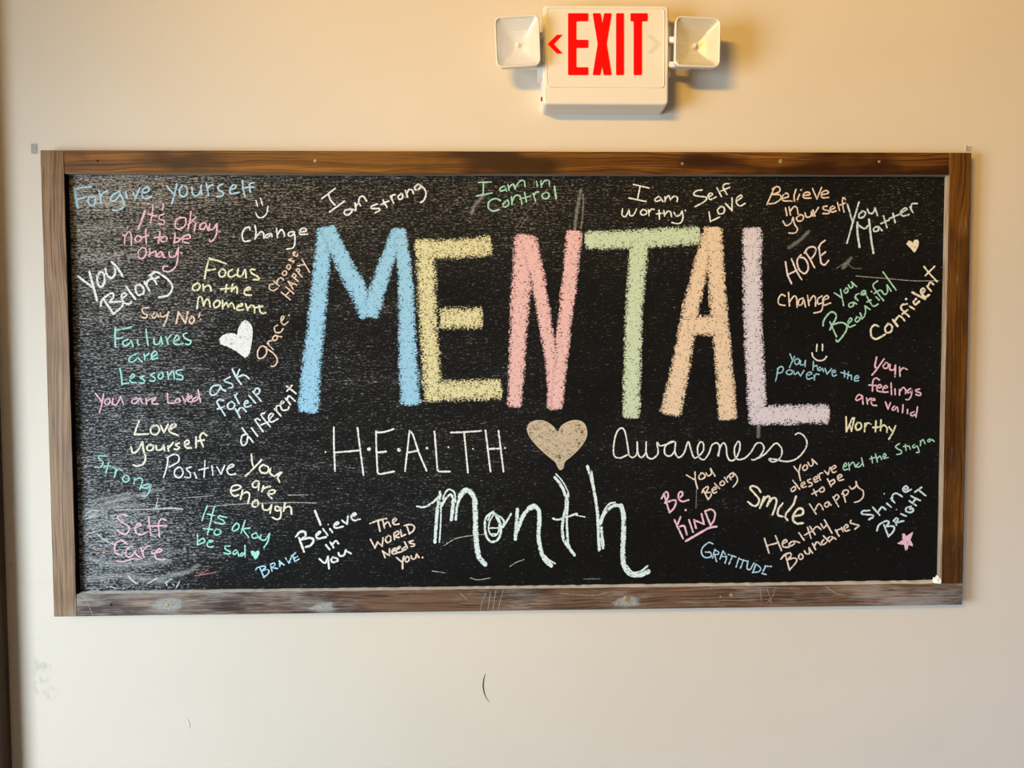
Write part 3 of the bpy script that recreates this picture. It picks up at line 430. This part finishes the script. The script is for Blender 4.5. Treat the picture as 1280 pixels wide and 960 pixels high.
# thin dark curved scratch and a pale nick in the wall paint
M_MARK = plain('dark_scuff', (0.05, 0.045, 0.045, 1), 0.8)
M_NICK = plain('bare_plaster', (0.85, 0.83, 0.80, 1), 0.8)
pts = [(606.5, 842.5), (604.3, 850), (603.6, 858), (605, 866), (608, 873), (612, 878)]
tube([at(x, y, -0.0005) for x, y in pts], [0.0004, 0.0011, 0.0013, 0.0010, 0.0006, 0.0003], bm := bmesh.new(), 6)
link('scuff_mark', bm, M_MARK, wall_back)
tube([at(x, y, -0.0003) for x, y in ((234, 897), (236.5, 904), (237.5, 911))], [0.0005, 0.0012, 0.0004], bm := bmesh.new(), 6)
link('paint_nick', bm, M_NICK, wall_back)

# ------------------------------------------------------------------ chalkboard
board = empty('chalkboard', (0, 0, ZC - BOARD_H / 2))
tag(board, 'wide black chalkboard in a brown wooden frame, covered in coloured chalk writing', 'chalkboard')
BZ = ZC - BOARD_H / 2
RW = 0.0535
def to_board(bm):
    bmesh.ops.translate(bm, verts=list(bm.verts), vec=(0, 0, -BZ)); return bm

M_TOP = wood('stained_pine_top', (0.028, 0.0072, 0.0012, 1), (0.125, 0.043, 0.0045, 1), (0.26, 0.105, 0.014, 1), 0.0, 1, 0.95)
M_LEFT = wood('faded_pine_left', (0.075, 0.034, 0.012, 1), (0.27, 0.145, 0.06, 1), (0.34, 0.20, 0.10, 1), 0.16, 2, 0.25)
M_BOT = wood('chalky_pine_bottom', (0.022, 0.009, 0.005, 1), (0.115, 0.055, 0.028, 1), (0.235, 0.135, 0.08, 1), 0.30, 3, 0.8, (0.50, 0.45, 0.40, 1), (-0.1, 0.55, 0.12))
M_RIGHT = wood('stained_pine_right', (0.036, 0.0105, 0.0016, 1), (0.128, 0.047, 0.0045, 1), (0.20, 0.084, 0.011, 1), 0.06, 4, 0.6)
M_RAW = wood('raw_dusty_edge', (0.16, 0.10, 0.06, 1), (0.36, 0.26, 0.17, 1), (0.46, 0.36, 0.26, 1), 0.35, 5, 0.2, (0.60, 0.50, 0.38, 1))
M_SHADE = plain('painted_shade_black', (0.004, 0.0037, 0.0035, 1), 0.8, 0.08)  # shade painted as black on the left stile's inner face
def rail(name, label, x0, x1, z0, z1, mat, along, inner=None, inner_mat=None):
    bm = box_bm(x0, x1, FRONT, 0.0, z0, z1, 0.0018, 2)
    # long boards get a few extra cuts so that their edges can be a little uneven
    cuts = [e for e in bm.edges if abs((e.verts[0].co - e.verts[1].co)[0 if along == 'x' else 2]) > 0.3]
    bmesh.ops.subdivide_edges(bm, edges=cuts, cuts=40)
    rnd = random.Random(name + str(x0))
    amp = {}
    for v in bm.verts:
        key = round(v.co.x if along == 'x' else v.co.z, 3)
        if key not in amp: amp[key] = rnd.uniform(-1, 1) * 0.0005
        v.co.y += amp[key] if v.co.y < -0.005 else 0.0
    bm.normal_update()
    uvl = bm.loops.layers.uv.new('UVMap')
    for f in bm.faces:
        for l in f.loops:
            c = l.vert.co
            l[uvl].uv = (c.x, c.z + c.y) if along == 'x' else (c.z, c.x + c.y)
    if inner:
        for f in bm.faces:
            if f.normal.dot(Vector(inner)) > 0.9: f.material_index = 1
    o = link(name, to_board(bm), mat, board)
    if inner: o.data.materials.append(inner_mat)
    if label: o['label'] = label
    return o
hw = BOARD_W / 2
Z0, Z1 = ZC - BOARD_H / 2, ZC + BOARD_H / 2
stile_l = rail('frame_stile', 'faded greyish brown left side of the frame', -hw, -hw + RW, Z0, Z1, M_LEFT, 'z', (1, 0, 0), M_SHADE)
stile_r = rail('frame_stile', 'orange brown right side of the frame', hw - RW, hw, Z0 + RW, Z1, M_RIGHT, 'z', (-1, 0, 0), M_RAW)
rail_t = rail('frame_rail', 'dark orange brown top of the frame', -hw + RW, hw - RW, Z1 - RW, Z1, M_TOP, 'x', (0, 0, -1), M_RAW)
rail_b = rail('frame_rail', 'chalk-dusted worn brown bottom of the frame', -hw + RW, hw, Z0, Z0 + RW, M_BOT, 'x', (0, 0, 1), M_RAW)

pbm = box_bm(-hw + RW - 0.004, hw - RW + 0.004, PANEL, -0.002, -BOARD_H/2 + RW - 0.004, BOARD_H/2 - RW + 0.004)
panel = link('writing_panel', pbm, slate('black_board_paint'), board)
panel.location = (0, 0, BOARD_H / 2)
panel['label'] = 'black painted writing surface, dusty grey towards the left'
def to_panel(p): return Vector((p.x, p.y, p.z - ZC))

# screws and nail holes in the frame
M_SCREW = plain('dull_brass', lin(170, 140, 100), 0.45, 0.5, 0.2, 0.3)
M_HOLE = plain('nail_hole_dark', (0.012, 0.006, 0.003, 1), 0.9)
def disc_head(px, py, r, parent, mat, name, h=0.0012):
    p = at(px, py, FRONT)
    bm = bmesh.new()
    rows = []
    for rr, y in ((r, 0.0), (r, -h * 0.5), (r * 0.75, -h), (r * 0.35, -h * 0.9)):
        rows.append([(p.x + rr * math.cos(2*math.pi*k/14), FRONT + y, p.z + rr * math.sin(2*math.pi*k/14)) for k in range(14)])
    loft(rows, True, True, bm)
    o = link(name, to_board(bm), mat, parent, True)
    return o
for px, py, r in ((394, 201, 0.0042), (853, 204.5, 0.0034), (976, 201.5, 0.0052), (1099, 202, 0.0034)):
    disc_head(px, py, r, rail_t, M_SCREW, 'screw')
for px, py, r in ((209, 756.5, 0.0048), (783.5, 748, 0.0075), (914.5, 744, 0.0055), (901, 746, 0.003)):
    disc_head(px, py, r, rail_b, M_SCREW, 'screw')
disc_head(122, 201, 0.0028, rail_t, M_HOLE, 'nail_hole', 0.0004)
disc_head(139, 756, 0.0032, rail_b, M_HOLE, 'nail_hole', 0.0004)
disc_head(620, 749, 0.0022, rail_b, M_HOLE, 'nail_hole', 0.0004)

# ------------------------------------------------------------------ chalk strokes
def catmull(pts, step):
    if len(pts) == 2:
        a, b = pts
        n = max(2, int((b - a).length / step))
        return [a.lerp(b, i / n) for i in range(n + 1)]
    P = [pts[0] * 2 - pts[1]] + pts + [pts[-1] * 2 - pts[-2]]
    out = [pts[0]]
    for i in range(1, len(P) - 2):
        p0, p1, p2, p3 = P[i-1:i+3]
        n = max(2, int((p2 - p1).length / step))
        for k in range(1, n + 1):
            t = k / n
            out.append(0.5 * ((2*p1) + (p2-p0)*t + (2*p0-5*p1+4*p2-p3)*t*t + (3*p1-p0-3*p2+p3)*t*t*t))
    return out

def parse(text):
    """yield ('line'|'fill', points in photo pixels, width in pixels)"""
    ox = oy = 0.0; w = 3.0
    for chunk in text.split(';'):
        pts = []; fill = False
        for tok in chunk.split():
            if tok[0] == 'T': ox, oy = (float(a) for a in tok[1:].split(','))
            elif tok[0] == 'W': w = float(tok[1:])
            elif tok == 'P': fill = True
            else:
                a, b = tok.split(','); pts.append(Vector((ox + float(a) / 8, oy + float(b) / 8)))
        if not pts: continue
        if fill: yield 'fill', pts, w
        else:
            run = [pts[0]]
            for p in pts[1:]:
                if (p - run[-1]).length < 1e-6:
                    if len(run) > 1: yield 'line', run, w
                    run = [p]
                else: run.append(p)
            yield 'line', run, w

def ribbon(bm, uvl, pts, w0, w1, y, conv, rnd, flat=False, jit=0.10, step=1.3):
    if len(pts) == 1:
        p = pts[0]; c = bm.verts.new(conv(at(p.x, p.y, y)))
        ring = []
        for k in range(10):
            a = 2 * math.pi * k / 10; r = w0 * 0.62 * rnd.uniform(0.85, 1.1)
            ring.append(bm.verts.new(conv(at(p.x + r * math.cos(a), p.y + r * math.sin(a), y))))
        for k in range(10):
            f = bm.faces.new((c, ring[k], ring[(k+1) % 10]))
            for l in f.loops: l[uvl].uv = (0, 0.0 if l.vert is c else 0.9)
        return
    path = catmull(pts, step)
    if not flat:            # round ends
        d0 = (path[0] - path[1]).normalized(); d1 = (path[-1] - path[-2]).normalized()
        path = [path[0] + d0 * w0 * f for f in (0.48, 0.3)] + path + [path[-1] + d1 * w1 * f for f in (0.3, 0.48)]
    n = len(path); length = 0.0; prev = None; wob = 0.0
    for i, p in enumerate(path):
        t = path[min(i+1, n-1)] - path[max(i-1, 0)]
        if t.length < 1e-9: continue
        t.normalize(); nrm = Vector((-t.y, t.x))
        if i: length += (p - path[i-1]).length
        w = w0 + (w1 - w0) * i / (n - 1)
        wob = 0.7 * wob + 0.3 * rnd.uniform(-1, 1)
        w *= 1 + jit * wob * 2
        if not flat and (i < 2 or i > n - 3): w *= (0.35, 0.8)[1 if i in (1, n-2) else 0]
        h = nrm * w * 0.5
        if flat:
            a = p + h + nrm * rnd.uniform(-0.7, 0.7); b = p - h + nrm * rnd.uniform(-0.7, 0.7)
        else: a, b = p + h, p - h
        cur = (bm.verts.new(conv(at(a.x, a.y, y))), bm.verts.new(conv(at(b.x, b.y, y))), length)
        if prev:
            f = bm.faces.new((prev[0], prev[1], cur[1], cur[0]))
            for l in f.loops:
                vi = l.vert
                s = 1.0 if vi in (prev[0], cur[0]) else -1.0
                l[uvl].uv = ((prev[2] if vi in (prev[0], prev[1]) else cur[2]) * MPP, s)
        prev = cur

def patch(bm, uvl, pts, y, conv, inner=0.86, vmax=1.0):
    span = max(p.x for p in pts) - min(p.x for p in pts)
    loop = catmull(pts + [pts[0]], 1.5)[:-1] if span > 30 else list(pts)
    c = sum(loop, Vector((0, 0))) / len(loop)
    inn = [c + (p - c) * inner for p in loop]
    vo = [bm.verts.new(conv(at(p.x, p.y, y))) for p in loop]
    vi = [bm.verts.new(conv(at(p.x, p.y, y))) for p in inn]
    n = len(vo); outer = set(vo)
    faces = [bm.faces.new((vo[i], vo[(i+1) % n], vi[(i+1) % n], vi[i])) for i in range(n)]
    faces.append(bm.faces.new(vi)); faces[-1].normal_update()
    for f in faces:
        for l in f.loops: l[uvl].uv = (0.0, vmax if l.vert in outer else 0.0)
    bmesh.ops.triangulate(bm, faces=[faces[-1]])

def drawing(name, text, w, mat, y, conv, parent, label=None):
    rnd = random.Random(text[:40] + str(len(text)))
    bm = bmesh.new(); uvl = bm.loops.layers.uv.new('UVMap')
    yy = y
    for kind, pts, ww in parse(('W%g ' % w) + text):
        if kind == 'fill': patch(bm, uvl, pts, yy, conv)
        else: ribbon(bm, uvl, pts, ww * (0.78 if ww < 4.5 else 0.84), ww * (0.78 if ww < 4.5 else 0.84), yy, conv, rnd)
        yy -= 1.2e-5
    o = link(name, bm, mat, parent)
    if label: o['label'] = label
    return o

CH = {
 'white': (232, 235, 234), 'sky': (178, 214, 232), 'pink': (236, 190, 202), 'orange': (234, 206, 182), 'yellow': (232, 231, 196),
 'turq': (166, 226, 217), 'cream': (236, 231, 212), 'teal': (164, 216, 208), 'ice': (208, 229, 236), 'mint': (166, 228, 213),
 'peach': (234, 216, 202), 'green': (168, 218, 198), 'blush': (234, 218, 224), 'blue': (158, 206, 228), 'rose': (236, 194, 212),
 'tan': (200, 184, 160), 'month': (220, 236, 236),
}
CM = {k: chalk('chalk_' + k, lin(*v), 0.72, 300.0, 0.11, 0.34) for k, v in CH.items()}
CM['tan'] = chalk('chalk_tan', lin(*CH['tan']), 0.62, 230.0, 0.13, -0.3)
CM['month'] = chalk('chalk_month', lin(*CH['month']), 0.66, 260.0, 0.09, 0.26)
BG = {'bigblue': (154, 204, 234), 'bigyellow': (222, 216, 170), 'bigpink': (230, 188, 188), 'biggreen': (200, 218, 190),
      'bigpeach': (230, 208, 182), 'biglav': (218, 212, 226)}
BM_ = {k: chalk('chalk_' + k, lin(*v), 0.66 if k != 'bigyellow' else 0.58, 330.0, 0.07, 0.36) for k, v in BG.items()}

YB = PANEL - 0.00025
for i, (key, name, label, colr, w, text) in enumerate(PHRASES):
    drawing(name, text, w, CM[colr], YB - 0.00015, to_panel, panel, label)
def band(bm, uvl, pts, w0, w1, y, conv, rnd, cols=8, step=2.0):
    """broad stroke made with the side of the chalk; UV v holds how near the rim a point is"""
    path = catmull(pts, step); n = len(path)
    total = sum((path[i] - path[i-1]).length for i in range(1, n))
    s = 0.0; prev = None; wl = wr = 0.0
    for i, p in enumerate(path):
        t = (path[min(i+1, n-1)] - path[max(i-1, 0)]).normalized(); nrm = Vector((-t.y, t.x))
        if i: s += (p - path[i-1]).length
        w = w0 + (w1 - w0) * i / (n - 1)
        wl = 0.8 * wl + rnd.uniform(-0.5, 0.5); wr = 0.8 * wr + rnd.uniform(-0.5, 0.5)
        row = []
        for c in range(cols + 1):
            a = -1 + 2 * c / cols
            q = p + nrm * (a * w * 0.52 + (wl if a < 0 else wr) * abs(a))
            near = 1 - min(s, total - s) / (w * 0.5)
            if near > 0: q += t * (1 if s < total / 2 else -1) * (abs(a) ** 4) * 3.5 * near
            row.append((bm.verts.new(conv(at(q.x, q.y, y))), max(abs(a), 1 - min(s, total - s) / (w * 0.28), 0.0)))
        if prev:
            for c in range(cols):
                f = bm.faces.new((prev[c][0], prev[c+1][0], row[c+1][0], row[c][0]))
                for l, e in zip(f.loops, (prev[c][1], prev[c+1][1], row[c+1][1], row[c][1])): l[uvl].uv = (0.0, e)
        prev = row
for ch, label, colr, strokes in BIG:
    rnd = random.Random(ch)
    bm = bmesh.new(); uvl = bm.loops.layers.uv.new('UVMap')
    for j, (text, w0, w1) in enumerate(strokes):
        pts = [Vector((float(a.split(',')[0]), float(a.split(',')[1]))) for a in text.split()]
        band(bm, uvl, pts, w0, w1, YB - 0.00002 * j, to_panel, rnd)
    o = link('chalk_letter', bm, BM_[colr], panel); o['label'] = label
SM = {'dustwhite': (225, 226, 222), 'dustpink': (205, 140, 140)}
for j, (colr, cover, amax, text) in enumerate(SMEARS):
    m = chalk('chalk_smear_%s_%d' % (colr, j), lin(*SM[colr]), cover, 300.0, 0.16 if amax > 0.6 else 0.30, 0.30 if amax > 0.6 else 0.9, amax)
    tag(drawing('chalk_smear', text, 2.0, m, YB + 0.00010 - 0.00001 * j, to_panel, panel), kind='stuff')

# chalk rubbed on the bottom of the frame
M_RUB = chalk('rubbed_chalk', lin(205, 208, 200), 0.75, 260.0, 0.34, 1.0, 0.55)
M_RUB2 = chalk('rubbed_chalk_thin', lin(214, 208, 198), 0.6, 260.0, 0.25, 0.6, 0.5)
def to_b(p): return Vector((p.x, p.y, p.z - BZ))
YF = FRONT - 0.0007
def rub(text, w, mat):
    bm = bmesh.new(); uvl = bm.loops.layers.uv.new('UVMap'); rnd = random.Random(text)
    yy = YF
    for chunk in text.split(';'):
        tk = chunk.split(); fill = tk[0] == 'P'
        pts = [Vector([float(a) for a in t.split(',')]) for t in tk if ',' in t]
        if fill: patch(bm, uvl, pts, yy, to_b, 0.55)
        else: ribbon(bm, uvl, pts, w, w, yy, to_b, rnd)
        yy -= 1e-5
    return tag(link('chalk_smear', bm, mat, rail_b), kind='stuff')
rub('P 381,762 392,755 402,752 418,751 419,758 417,764 395,765; P 760,755 772,747 786,743 800,746 803,756 798,759 766,759; P 185,759 196,748 215,744 232,750 226,764 200,766', 2, M_RUB)
rub('607,742 602,754 601,762; 613,740 610,762; 620,737 616,762; 629,737 625,752 623,762', 1.6, M_RUB)
rub('102,744 108,750 112,760 116,769; 575,741 584,750; 950,735 952,752; 958,734 962,745 964,753; 968,737 966,745 960,752; 1032,733 1044,741 1056,745; 880,736 930,734 1000,736; 700,742 740,744 760,741', 1.5, M_RUB2)

# chalk dust lying on the ledge and heaped in the right corner
M_DUST = NT('loose_chalk_dust')
M_DUST.base((0.86, 0.85, 0.82, 1)); M_DUST.rough(1.0); M_DUST.p.inputs['Specular IOR Level'].default_value = 0.0
M_DUST.bump(M_DUST.noise(M_DUST.coord(), 500.0, 3), 0.4, 0.001)
M_DUST = M_DUST.m
bm = bmesh.new()
rnd = random.Random(3)
zl = Z0 + RW
rows = []
N = 160
for i in range(N + 1):
    x = -hw + RW + 0.004 + (2 * hw - 2 * RW - 0.008) * i / N
    h = 0.0007 + 0.0011 * rnd.random() + 0.0012 * (i / N) ** 3
    d = 0.014 + 0.0035 * rnd.random()
    rows.append([(x, PANEL - 0.0002, zl - 0.0005), (x, PANEL - 0.0002, zl + h * 1.5), (x, PANEL - d * 0.5, zl + h), (x, PANEL - d, zl + 0.0002), (x, PANEL - d, zl - 0.0005)])
for r0, r1 in zip(rows, rows[1:]):
    a = [bm.verts.new(p) for p in r0]; b = [bm.verts.new(p) for p in r1]
    for k in range(4): bm.faces.new((a[k], b[k], b[k+1], a[k+1]))
bmesh.ops.remove_doubles(bm, verts=list(bm.verts), dist=1e-6)
o = link('chalk_dust', to_board(bm), M_DUST, board); o['kind'] = 'stuff'; o['label'] = 'thin white chalk dust on the bottom ledge'
bm = bmesh.new()
bmesh.ops.create_icosphere(bm, subdivisions=4, radius=1.0)
for v in bm.verts:
    n = 1 + 0.16 * math.sin(7 * v.co.x + 2) * math.cos(5 * v.co.z + 1) + 0.06 * rnd.uniform(-1, 1)
    v.co = Vector((hw - RW - 0.0025 + v.co.x * 0.0125 * n, PANEL - 0.008 + v.co.y * 0.0105 * n, zl + v.co.z * 0.0155 * n))
for v in bm.verts:
    v.co.x = min(v.co.x, hw - RW - 0.0003); v.co.y = max(min(v.co.y, PANEL - 0.0002), FRONT + 0.0005); v.co.z = max(v.co.z, zl - 0.0003)
o = link('chalk_dust', to_board(bm), M_DUST, board, True); o['kind'] = 'stuff'; o['label'] = 'white heap of chalk dust in the lower right corner'

# ------------------------------------------------------------------ exit sign
SY = -0.070
c0 = at(757, 70, SY)
sign = empty('exit_sign', (c0.x, 0, c0.z))
tag(sign, 'ivory emergency exit sign with red EXIT letters and two square lamp heads', 'exit sign')
M_IVORY = plain('ivory_plastic', (0.80, 0.755, 0.67, 1), 0.38, 0.4, 0.03)
M_IVORY2 = plain('ivory_plastic_knockout', (0.70, 0.655, 0.57, 1), 0.45, 0.4, 0.03)
def red_mat():
    k = NT('red_lit_letter')
    k.base((0.75, 0.002, 0.002, 1)); k.rough(0.6)
    k.p.inputs['Specular IOR Level'].default_value = 0.05
    k.p.inputs['Emission Color'].default_value = (1.0, 0.004, 0.002, 1)
    k.p.inputs['Emission Strength'].default_value = 0.62
    return k.m
M_RED = red_mat()
def rel(p): return (p.x - c0.x, p.z - c0.z)
def s_at(px, py, y=SY): return rel(at(px, py, y))
xl, zt = s_at(679, 5.5); xr, zb = s_at(835.5, 131)
w, h = xr - xl, zt - zb
cx, cz = (xl + xr) / 2, (zt + zb) / 2
def place(pts, y, ox=cx, oz=cz): return [(x + ox, y, z + oz) for x, z in pts]
loops = [place(rrect(w + 0.004, h + 0.004, 0.010), 0.0), place(rrect(w + 0.003, h + 0.003, 0.010), -0.020),
         place(rrect(w + 0.0005, h + 0.0005, 0.0095), SY + 0.0045), place(rrect(w - 0.003, h - 0.003, 0.008), SY + 0.0012), place(rrect(w - 0.008, h - 0.008, 0.006), SY)]
housing = link('sign_housing', loft(loops, True, True), M_IVORY, sign)
fl, ft = s_at(682.5, 9.5); fr, fb = s_at(830.5, 110.5)
fw_, fh_ = fr - fl, ft - fb; fx, fz = (fl + fr) / 2, (ft + fb) / 2
loops = [place(rrect(fw_, fh_, 0.009), SY + 0.0005, fx, fz), place(rrect(fw_ - 0.001, fh_ - 0.001, 0.0085), SY - 0.0016, fx, fz),
         place(rrect(fw_ - 0.0035, fh_ - 0.0035, 0.0075), SY - 0.0020, fx, fz), place(rrect(fw_ - 0.0055, fh_ - 0.0055, 0.007), SY - 0.0008, fx, fz)]
face = link('face_panel', loft(loops, True, True), M_IVORY, sign)
SF = SY - 0.0008
def sp(u, v): return s_at(600 + u / 4, v / 4, SF)
E_ = [(440, 67), (541, 67), (541, 107), (481, 107), (481, 200), (541, 200), (541, 240), (481, 240), (481, 337), (541, 337), (541, 376), (440, 376)]
X_ = [(563, 67), (603, 67), (611, 118), (620, 67), (658, 67), (633, 220), (658, 376), (618, 376), (610, 332), (601, 376), (563, 376), (588, 220)]
I_ = [(680, 67), (719, 67), (719, 376), (680, 376)]
T_ = [(752, 67), (838, 67), (838, 107), (809, 107), (809, 376), (768, 376), (768, 107), (752, 107)]
for poly in (E_, X_, I_, T_):
    bm = prism([sp(*p) for p in poly], SF, SF - 0.0012)
    bmesh.ops.bevel(bm, geom=[e for e in bm.edges if abs(e.verts[0].co.y - e.verts[1].co.y) > 0.0005], offset=0.0013, segments=3, affect='EDGES')
    link('letter', bm, M_RED, face)
link('arrow', prism([sp(*p) for p in ((338, 221), (384, 175), (413, 175), (369, 221), (412, 268), (384, 268))], SF, SF - 0.0012), M_RED, face)['label'] = 'red arrow pointing left'
link('arrow', prism([sp(*p) for p in ((833, 176), (862, 176), (908, 221), (862, 267), (834, 267), (878, 221))], SF, SF - 0.0003), M_IVORY2, face)['label'] = 'unlit ivory arrow pointing right'
# test button low on the left side
p = at(674.5, 125, -0.035); q = rel(p)
bm = bmesh.new()
loft([[(xl - 0.0015 - dx, -0.042 + r * math.cos(2*math.pi*k/12), q[1] + r * math.sin(2*math.pi*k/12)) for k in range(12)] for r, dx in ((0.005, 0.0), (0.005, 0.002), (0.0035, 0.003))], True, True, bm)
link('test_button', bm, plain('dark_red_button', (0.25, 0.02, 0.015, 1), 0.4), sign, True)

def reflector_mat():
    k = NT('satin_reflector')
    k.base((0.86, 0.83, 0.76, 1)); k.p.inputs['Metallic'].default_value = 0.3; k.rough(0.45)
    k.bump(k.noise(k.mapping(k.coord(), (220, 220, 90)), 1.0, 2), 0.25, 0.001)
    return k.m
M_REFL = reflector_mat()
def lens_mat():
    k = NT('clear_ribbed_lens')
    mixn = k.node('ShaderNodeMixShader'); gl = k.node('ShaderNodeBsdfGlossy'); tr = k.node('ShaderNodeBsdfTransparent')
    gl.inputs['Roughness'].default_value = 0.12; gl.inputs['Color'].default_value = (1, 1, 1, 1)
    tr.inputs['Color'].default_value = (0.95, 0.94, 0.90, 1)
    wv = k.node('ShaderNodeTexWave', bands_direction='X'); k.set(wv.inputs['Vector'], k.coord()); wv.inputs['Scale'].default_value = 62.0
    wz = k.node('ShaderNodeTexWave', bands_direction='Z'); k.set(wz.inputs['Vector'], k.coord()); wz.inputs['Scale'].default_value = 62.0
    b = k.node('ShaderNodeBump'); b.inputs['Strength'].default_value = 0.5; b.inputs['Distance'].default_value = 0.002
    k.set(b.inputs['Height'], k.math('ADD', wv.outputs[1], wz.outputs[1]))
    k.t.links.new(b.outputs[0], gl.inputs['Normal'])
    mixn.inputs[0].default_value = 0.16
    k.t.links.new(tr.outputs[0], mixn.inputs[1]); k.t.links.new(gl.outputs[0], mixn.inputs[2])
    k.t.links.new(mixn.outputs[0], k.out.inputs[0])
    return k.m
M_LENS = lens_mat()
M_BULB = plain('bulb_glass', (0.85, 0.83, 0.78, 1), 0.15, 0.8, 0.0)

def lamp_head(px, py, wpx, hpx, front, rotz, rotx, roty, label):
    c = at(px, py, front); s = (front - CAM.y) / (0 - CAM.y) * (0 - CAM.y) / FPX
    W_, H_ = wpx * s, hpx * s
    D = 0.042
    lp = lambda pts, y: [(x, y, z) for x, z in pts]
    bm = loft([lp(rrect(W_ * 0.62, H_ * 0.62, 0.010), D), lp(rrect(W_ * 0.90, H_ * 0.90, 0.013), D * 0.72), lp(rrect(W_, H_, 0.015), 0.006), lp(rrect(W_, H_, 0.015), 0.002),
               lp(rrect(W_ - 0.003, H_ - 0.003, 0.0135), 0.0), lp(rrect(W_ - 0.0065, H_ - 0.0065, 0.012), 0.0008), lp(rrect(W_ - 0.0075, H_ - 0.0075, 0.0115), 0.0035)], True, False)
    head = link('lamp_head', bm, M_IVORY, sign, True)
    head.location = (c.x - c0.x, c.y, c.z - c0.z)
    head.rotation_euler = (rotx, roty, rotz)
    head['label'] = label
    iw, ih = W_ - 0.0075, H_ - 0.0075
    bm = loft([lp(rrect(iw, ih, 0.009, 3), 0.004), lp(rrect(iw * 0.58, ih * 0.58, 0.004, 3), 0.022), lp(rrect(iw * 0.20, ih * 0.20, 0.0015, 3), 0.031)], False, True)
    link('reflector', bm, M_REFL, head)
    bm = bmesh.new(); bmesh.ops.create_uvsphere(bm, u_segments=14, v_segments=10, radius=0.0055)
    for v in bm.verts: v.co = Vector((v.co.x, 0.024 + v.co.y * 1.5, v.co.z))
    link('bulb', bm, M_BULB, head, True)
    bm = loft([lp(rrect(iw, ih, 0.0112), 0.0032), lp(rrect(iw - 0.004, ih - 0.004, 0.0095), 0.0012)], False, True)
    link('lens', bm, M_LENS, head)
    return head
lamp_head(647, 51, 55, 62, -0.098, math.radians(-4), 0.0, math.radians(-2.2), 'left lamp head tilted slightly')
lamp_head(872.5, 52, 57.5, 61, -0.098, math.radians(3), 0.0, math.radians(1.0), 'right lamp head set apart from the housing')

# mounting plates and arms between housing and heads
def boxpx(x0, y0, x1, y1, yf, yb, bevel=0.001):
    a = s_at(x0, y0, yf); b = s_at(x1, y1, yf)
    return box_bm(min(a[0], b[0]), max(a[0], b[0]), yf, yb, min(a[1], b[1]), max(a[1], b[1]), bevel)
link('mounting_plate', boxpx(672.5, 40, 680, 97, -0.050, -0.012), M_IVORY, sign)
link('mounting_plate', boxpx(834, 33, 838.2, 95, -0.050, -0.012), M_IVORY, sign)
link('lamp_arm', boxpx(643, 77, 681, 84.5, -0.066, -0.048, 0.002), M_IVORY, sign)
link('lamp_arm', boxpx(836, 76.5, 866, 84, -0.066, -0.048, 0.002), M_IVORY, sign)
def arm(x0, x1, y, yy, r):
    return tube([(s_at(x0, y, yy)[0], yy, s_at(x0, y, yy)[1]), (s_at(x1, y, yy)[0], yy, s_at(x1, y, yy)[1])], r, None, 14)
link('lamp_pivot', arm(836, 856, 50, -0.060, 0.0075), M_IVORY, sign, True)
link('lamp_pivot', arm(662, 681, 50, -0.060, 0.0075), M_IVORY, sign, True)

# ------------------------------------------------------------------ clear plastic hooks on the wall
def clear_mat():
    k = NT('clear_plastic')
    mixn = k.node('ShaderNodeMixShader'); tr = k.node('ShaderNodeBsdfTransparent')
    tr.inputs['Color'].default_value = (1.0, 1.0, 0.99, 1)
    k.base((0.9, 0.88, 0.84, 1)); k.rough(0.15); k.p.inputs['Specular IOR Level'].default_value = 0.9
    mixn.inputs[0].default_value = 0.06
    k.t.links.new(tr.outputs[0], mixn.inputs[1]); k.t.links.new(k.p.outputs[0], mixn.inputs[2])
    k.t.links.new(mixn.outputs[0], k.out.inputs[0])
    return k.m
M_CLEAR = clear_mat()
M_STRIP = plain('white_adhesive', (0.90, 0.88, 0.84, 1), 0.6)
def hook(px, py, wpx, hpx, label):
    c = at(px, py, 0.0)
    root = empty('adhesive_hook', c); tag(root, label, 'hook')
    W_, H_ = wpx * 1.90e-3, hpx * 1.90e-3
    link('adhesive_strip', loft([[(x, 0, z) for x, z in rrect(W_ * 0.8, H_ * 0.86, 0.001)], [(x, -0.0007, z) for x, z in rrect(W_ * 0.8, H_ * 0.86, 0.001)]], True, True), M_STRIP, root)
    link('hook_plate', loft([[(x, -0.0007, z) for x, z in rrect(W_, H_, 0.003)], [(x, -0.0028, z) for x, z in rrect(W_, H_, 0.003)], [(x, -0.0036, z) for x, z in rrect(W_ - 0.002, H_ - 0.002, 0.0025)]], True, True), M_CLEAR, root)
    k = H_ / 0.025
    bm = tube([(0.001, -0.0036, 0.006*k), (0.0, -0.006, 0.0), (-0.001, -0.0085, -0.005*k), (-0.002, -0.012, -0.0065*k), (-0.0025, -0.014, -0.003*k)], [0.0028, 0.0024, 0.0022, 0.0021, 0.0018], None, 10)
    link('hook_arm', bm, M_CLEAR, root, True)
hook(42.8, 185.8, 9.2, 14.5, 'small clear plastic wall hook beside the upper left corner of the chalkboard frame')
hook(1210, 185.6, 8.5, 8.0, 'tiny clear plastic wall hook just above the upper right corner of the chalkboard frame')

# ------------------------------------------------------------------ strip lamp that gives the warm light from above (out of frame)
lamp = empty('ceiling_light', (-1.35, -3.0, CEIL))
tag(lamp, 'narrow ceiling lamp aimed at the wall above the chalkboard', 'lamp')
link('lamp_case', box_bm(-0.55, 0.55, -0.14, -0.02, -0.06, 0.0, 0.006), M_CEIL, lamp)
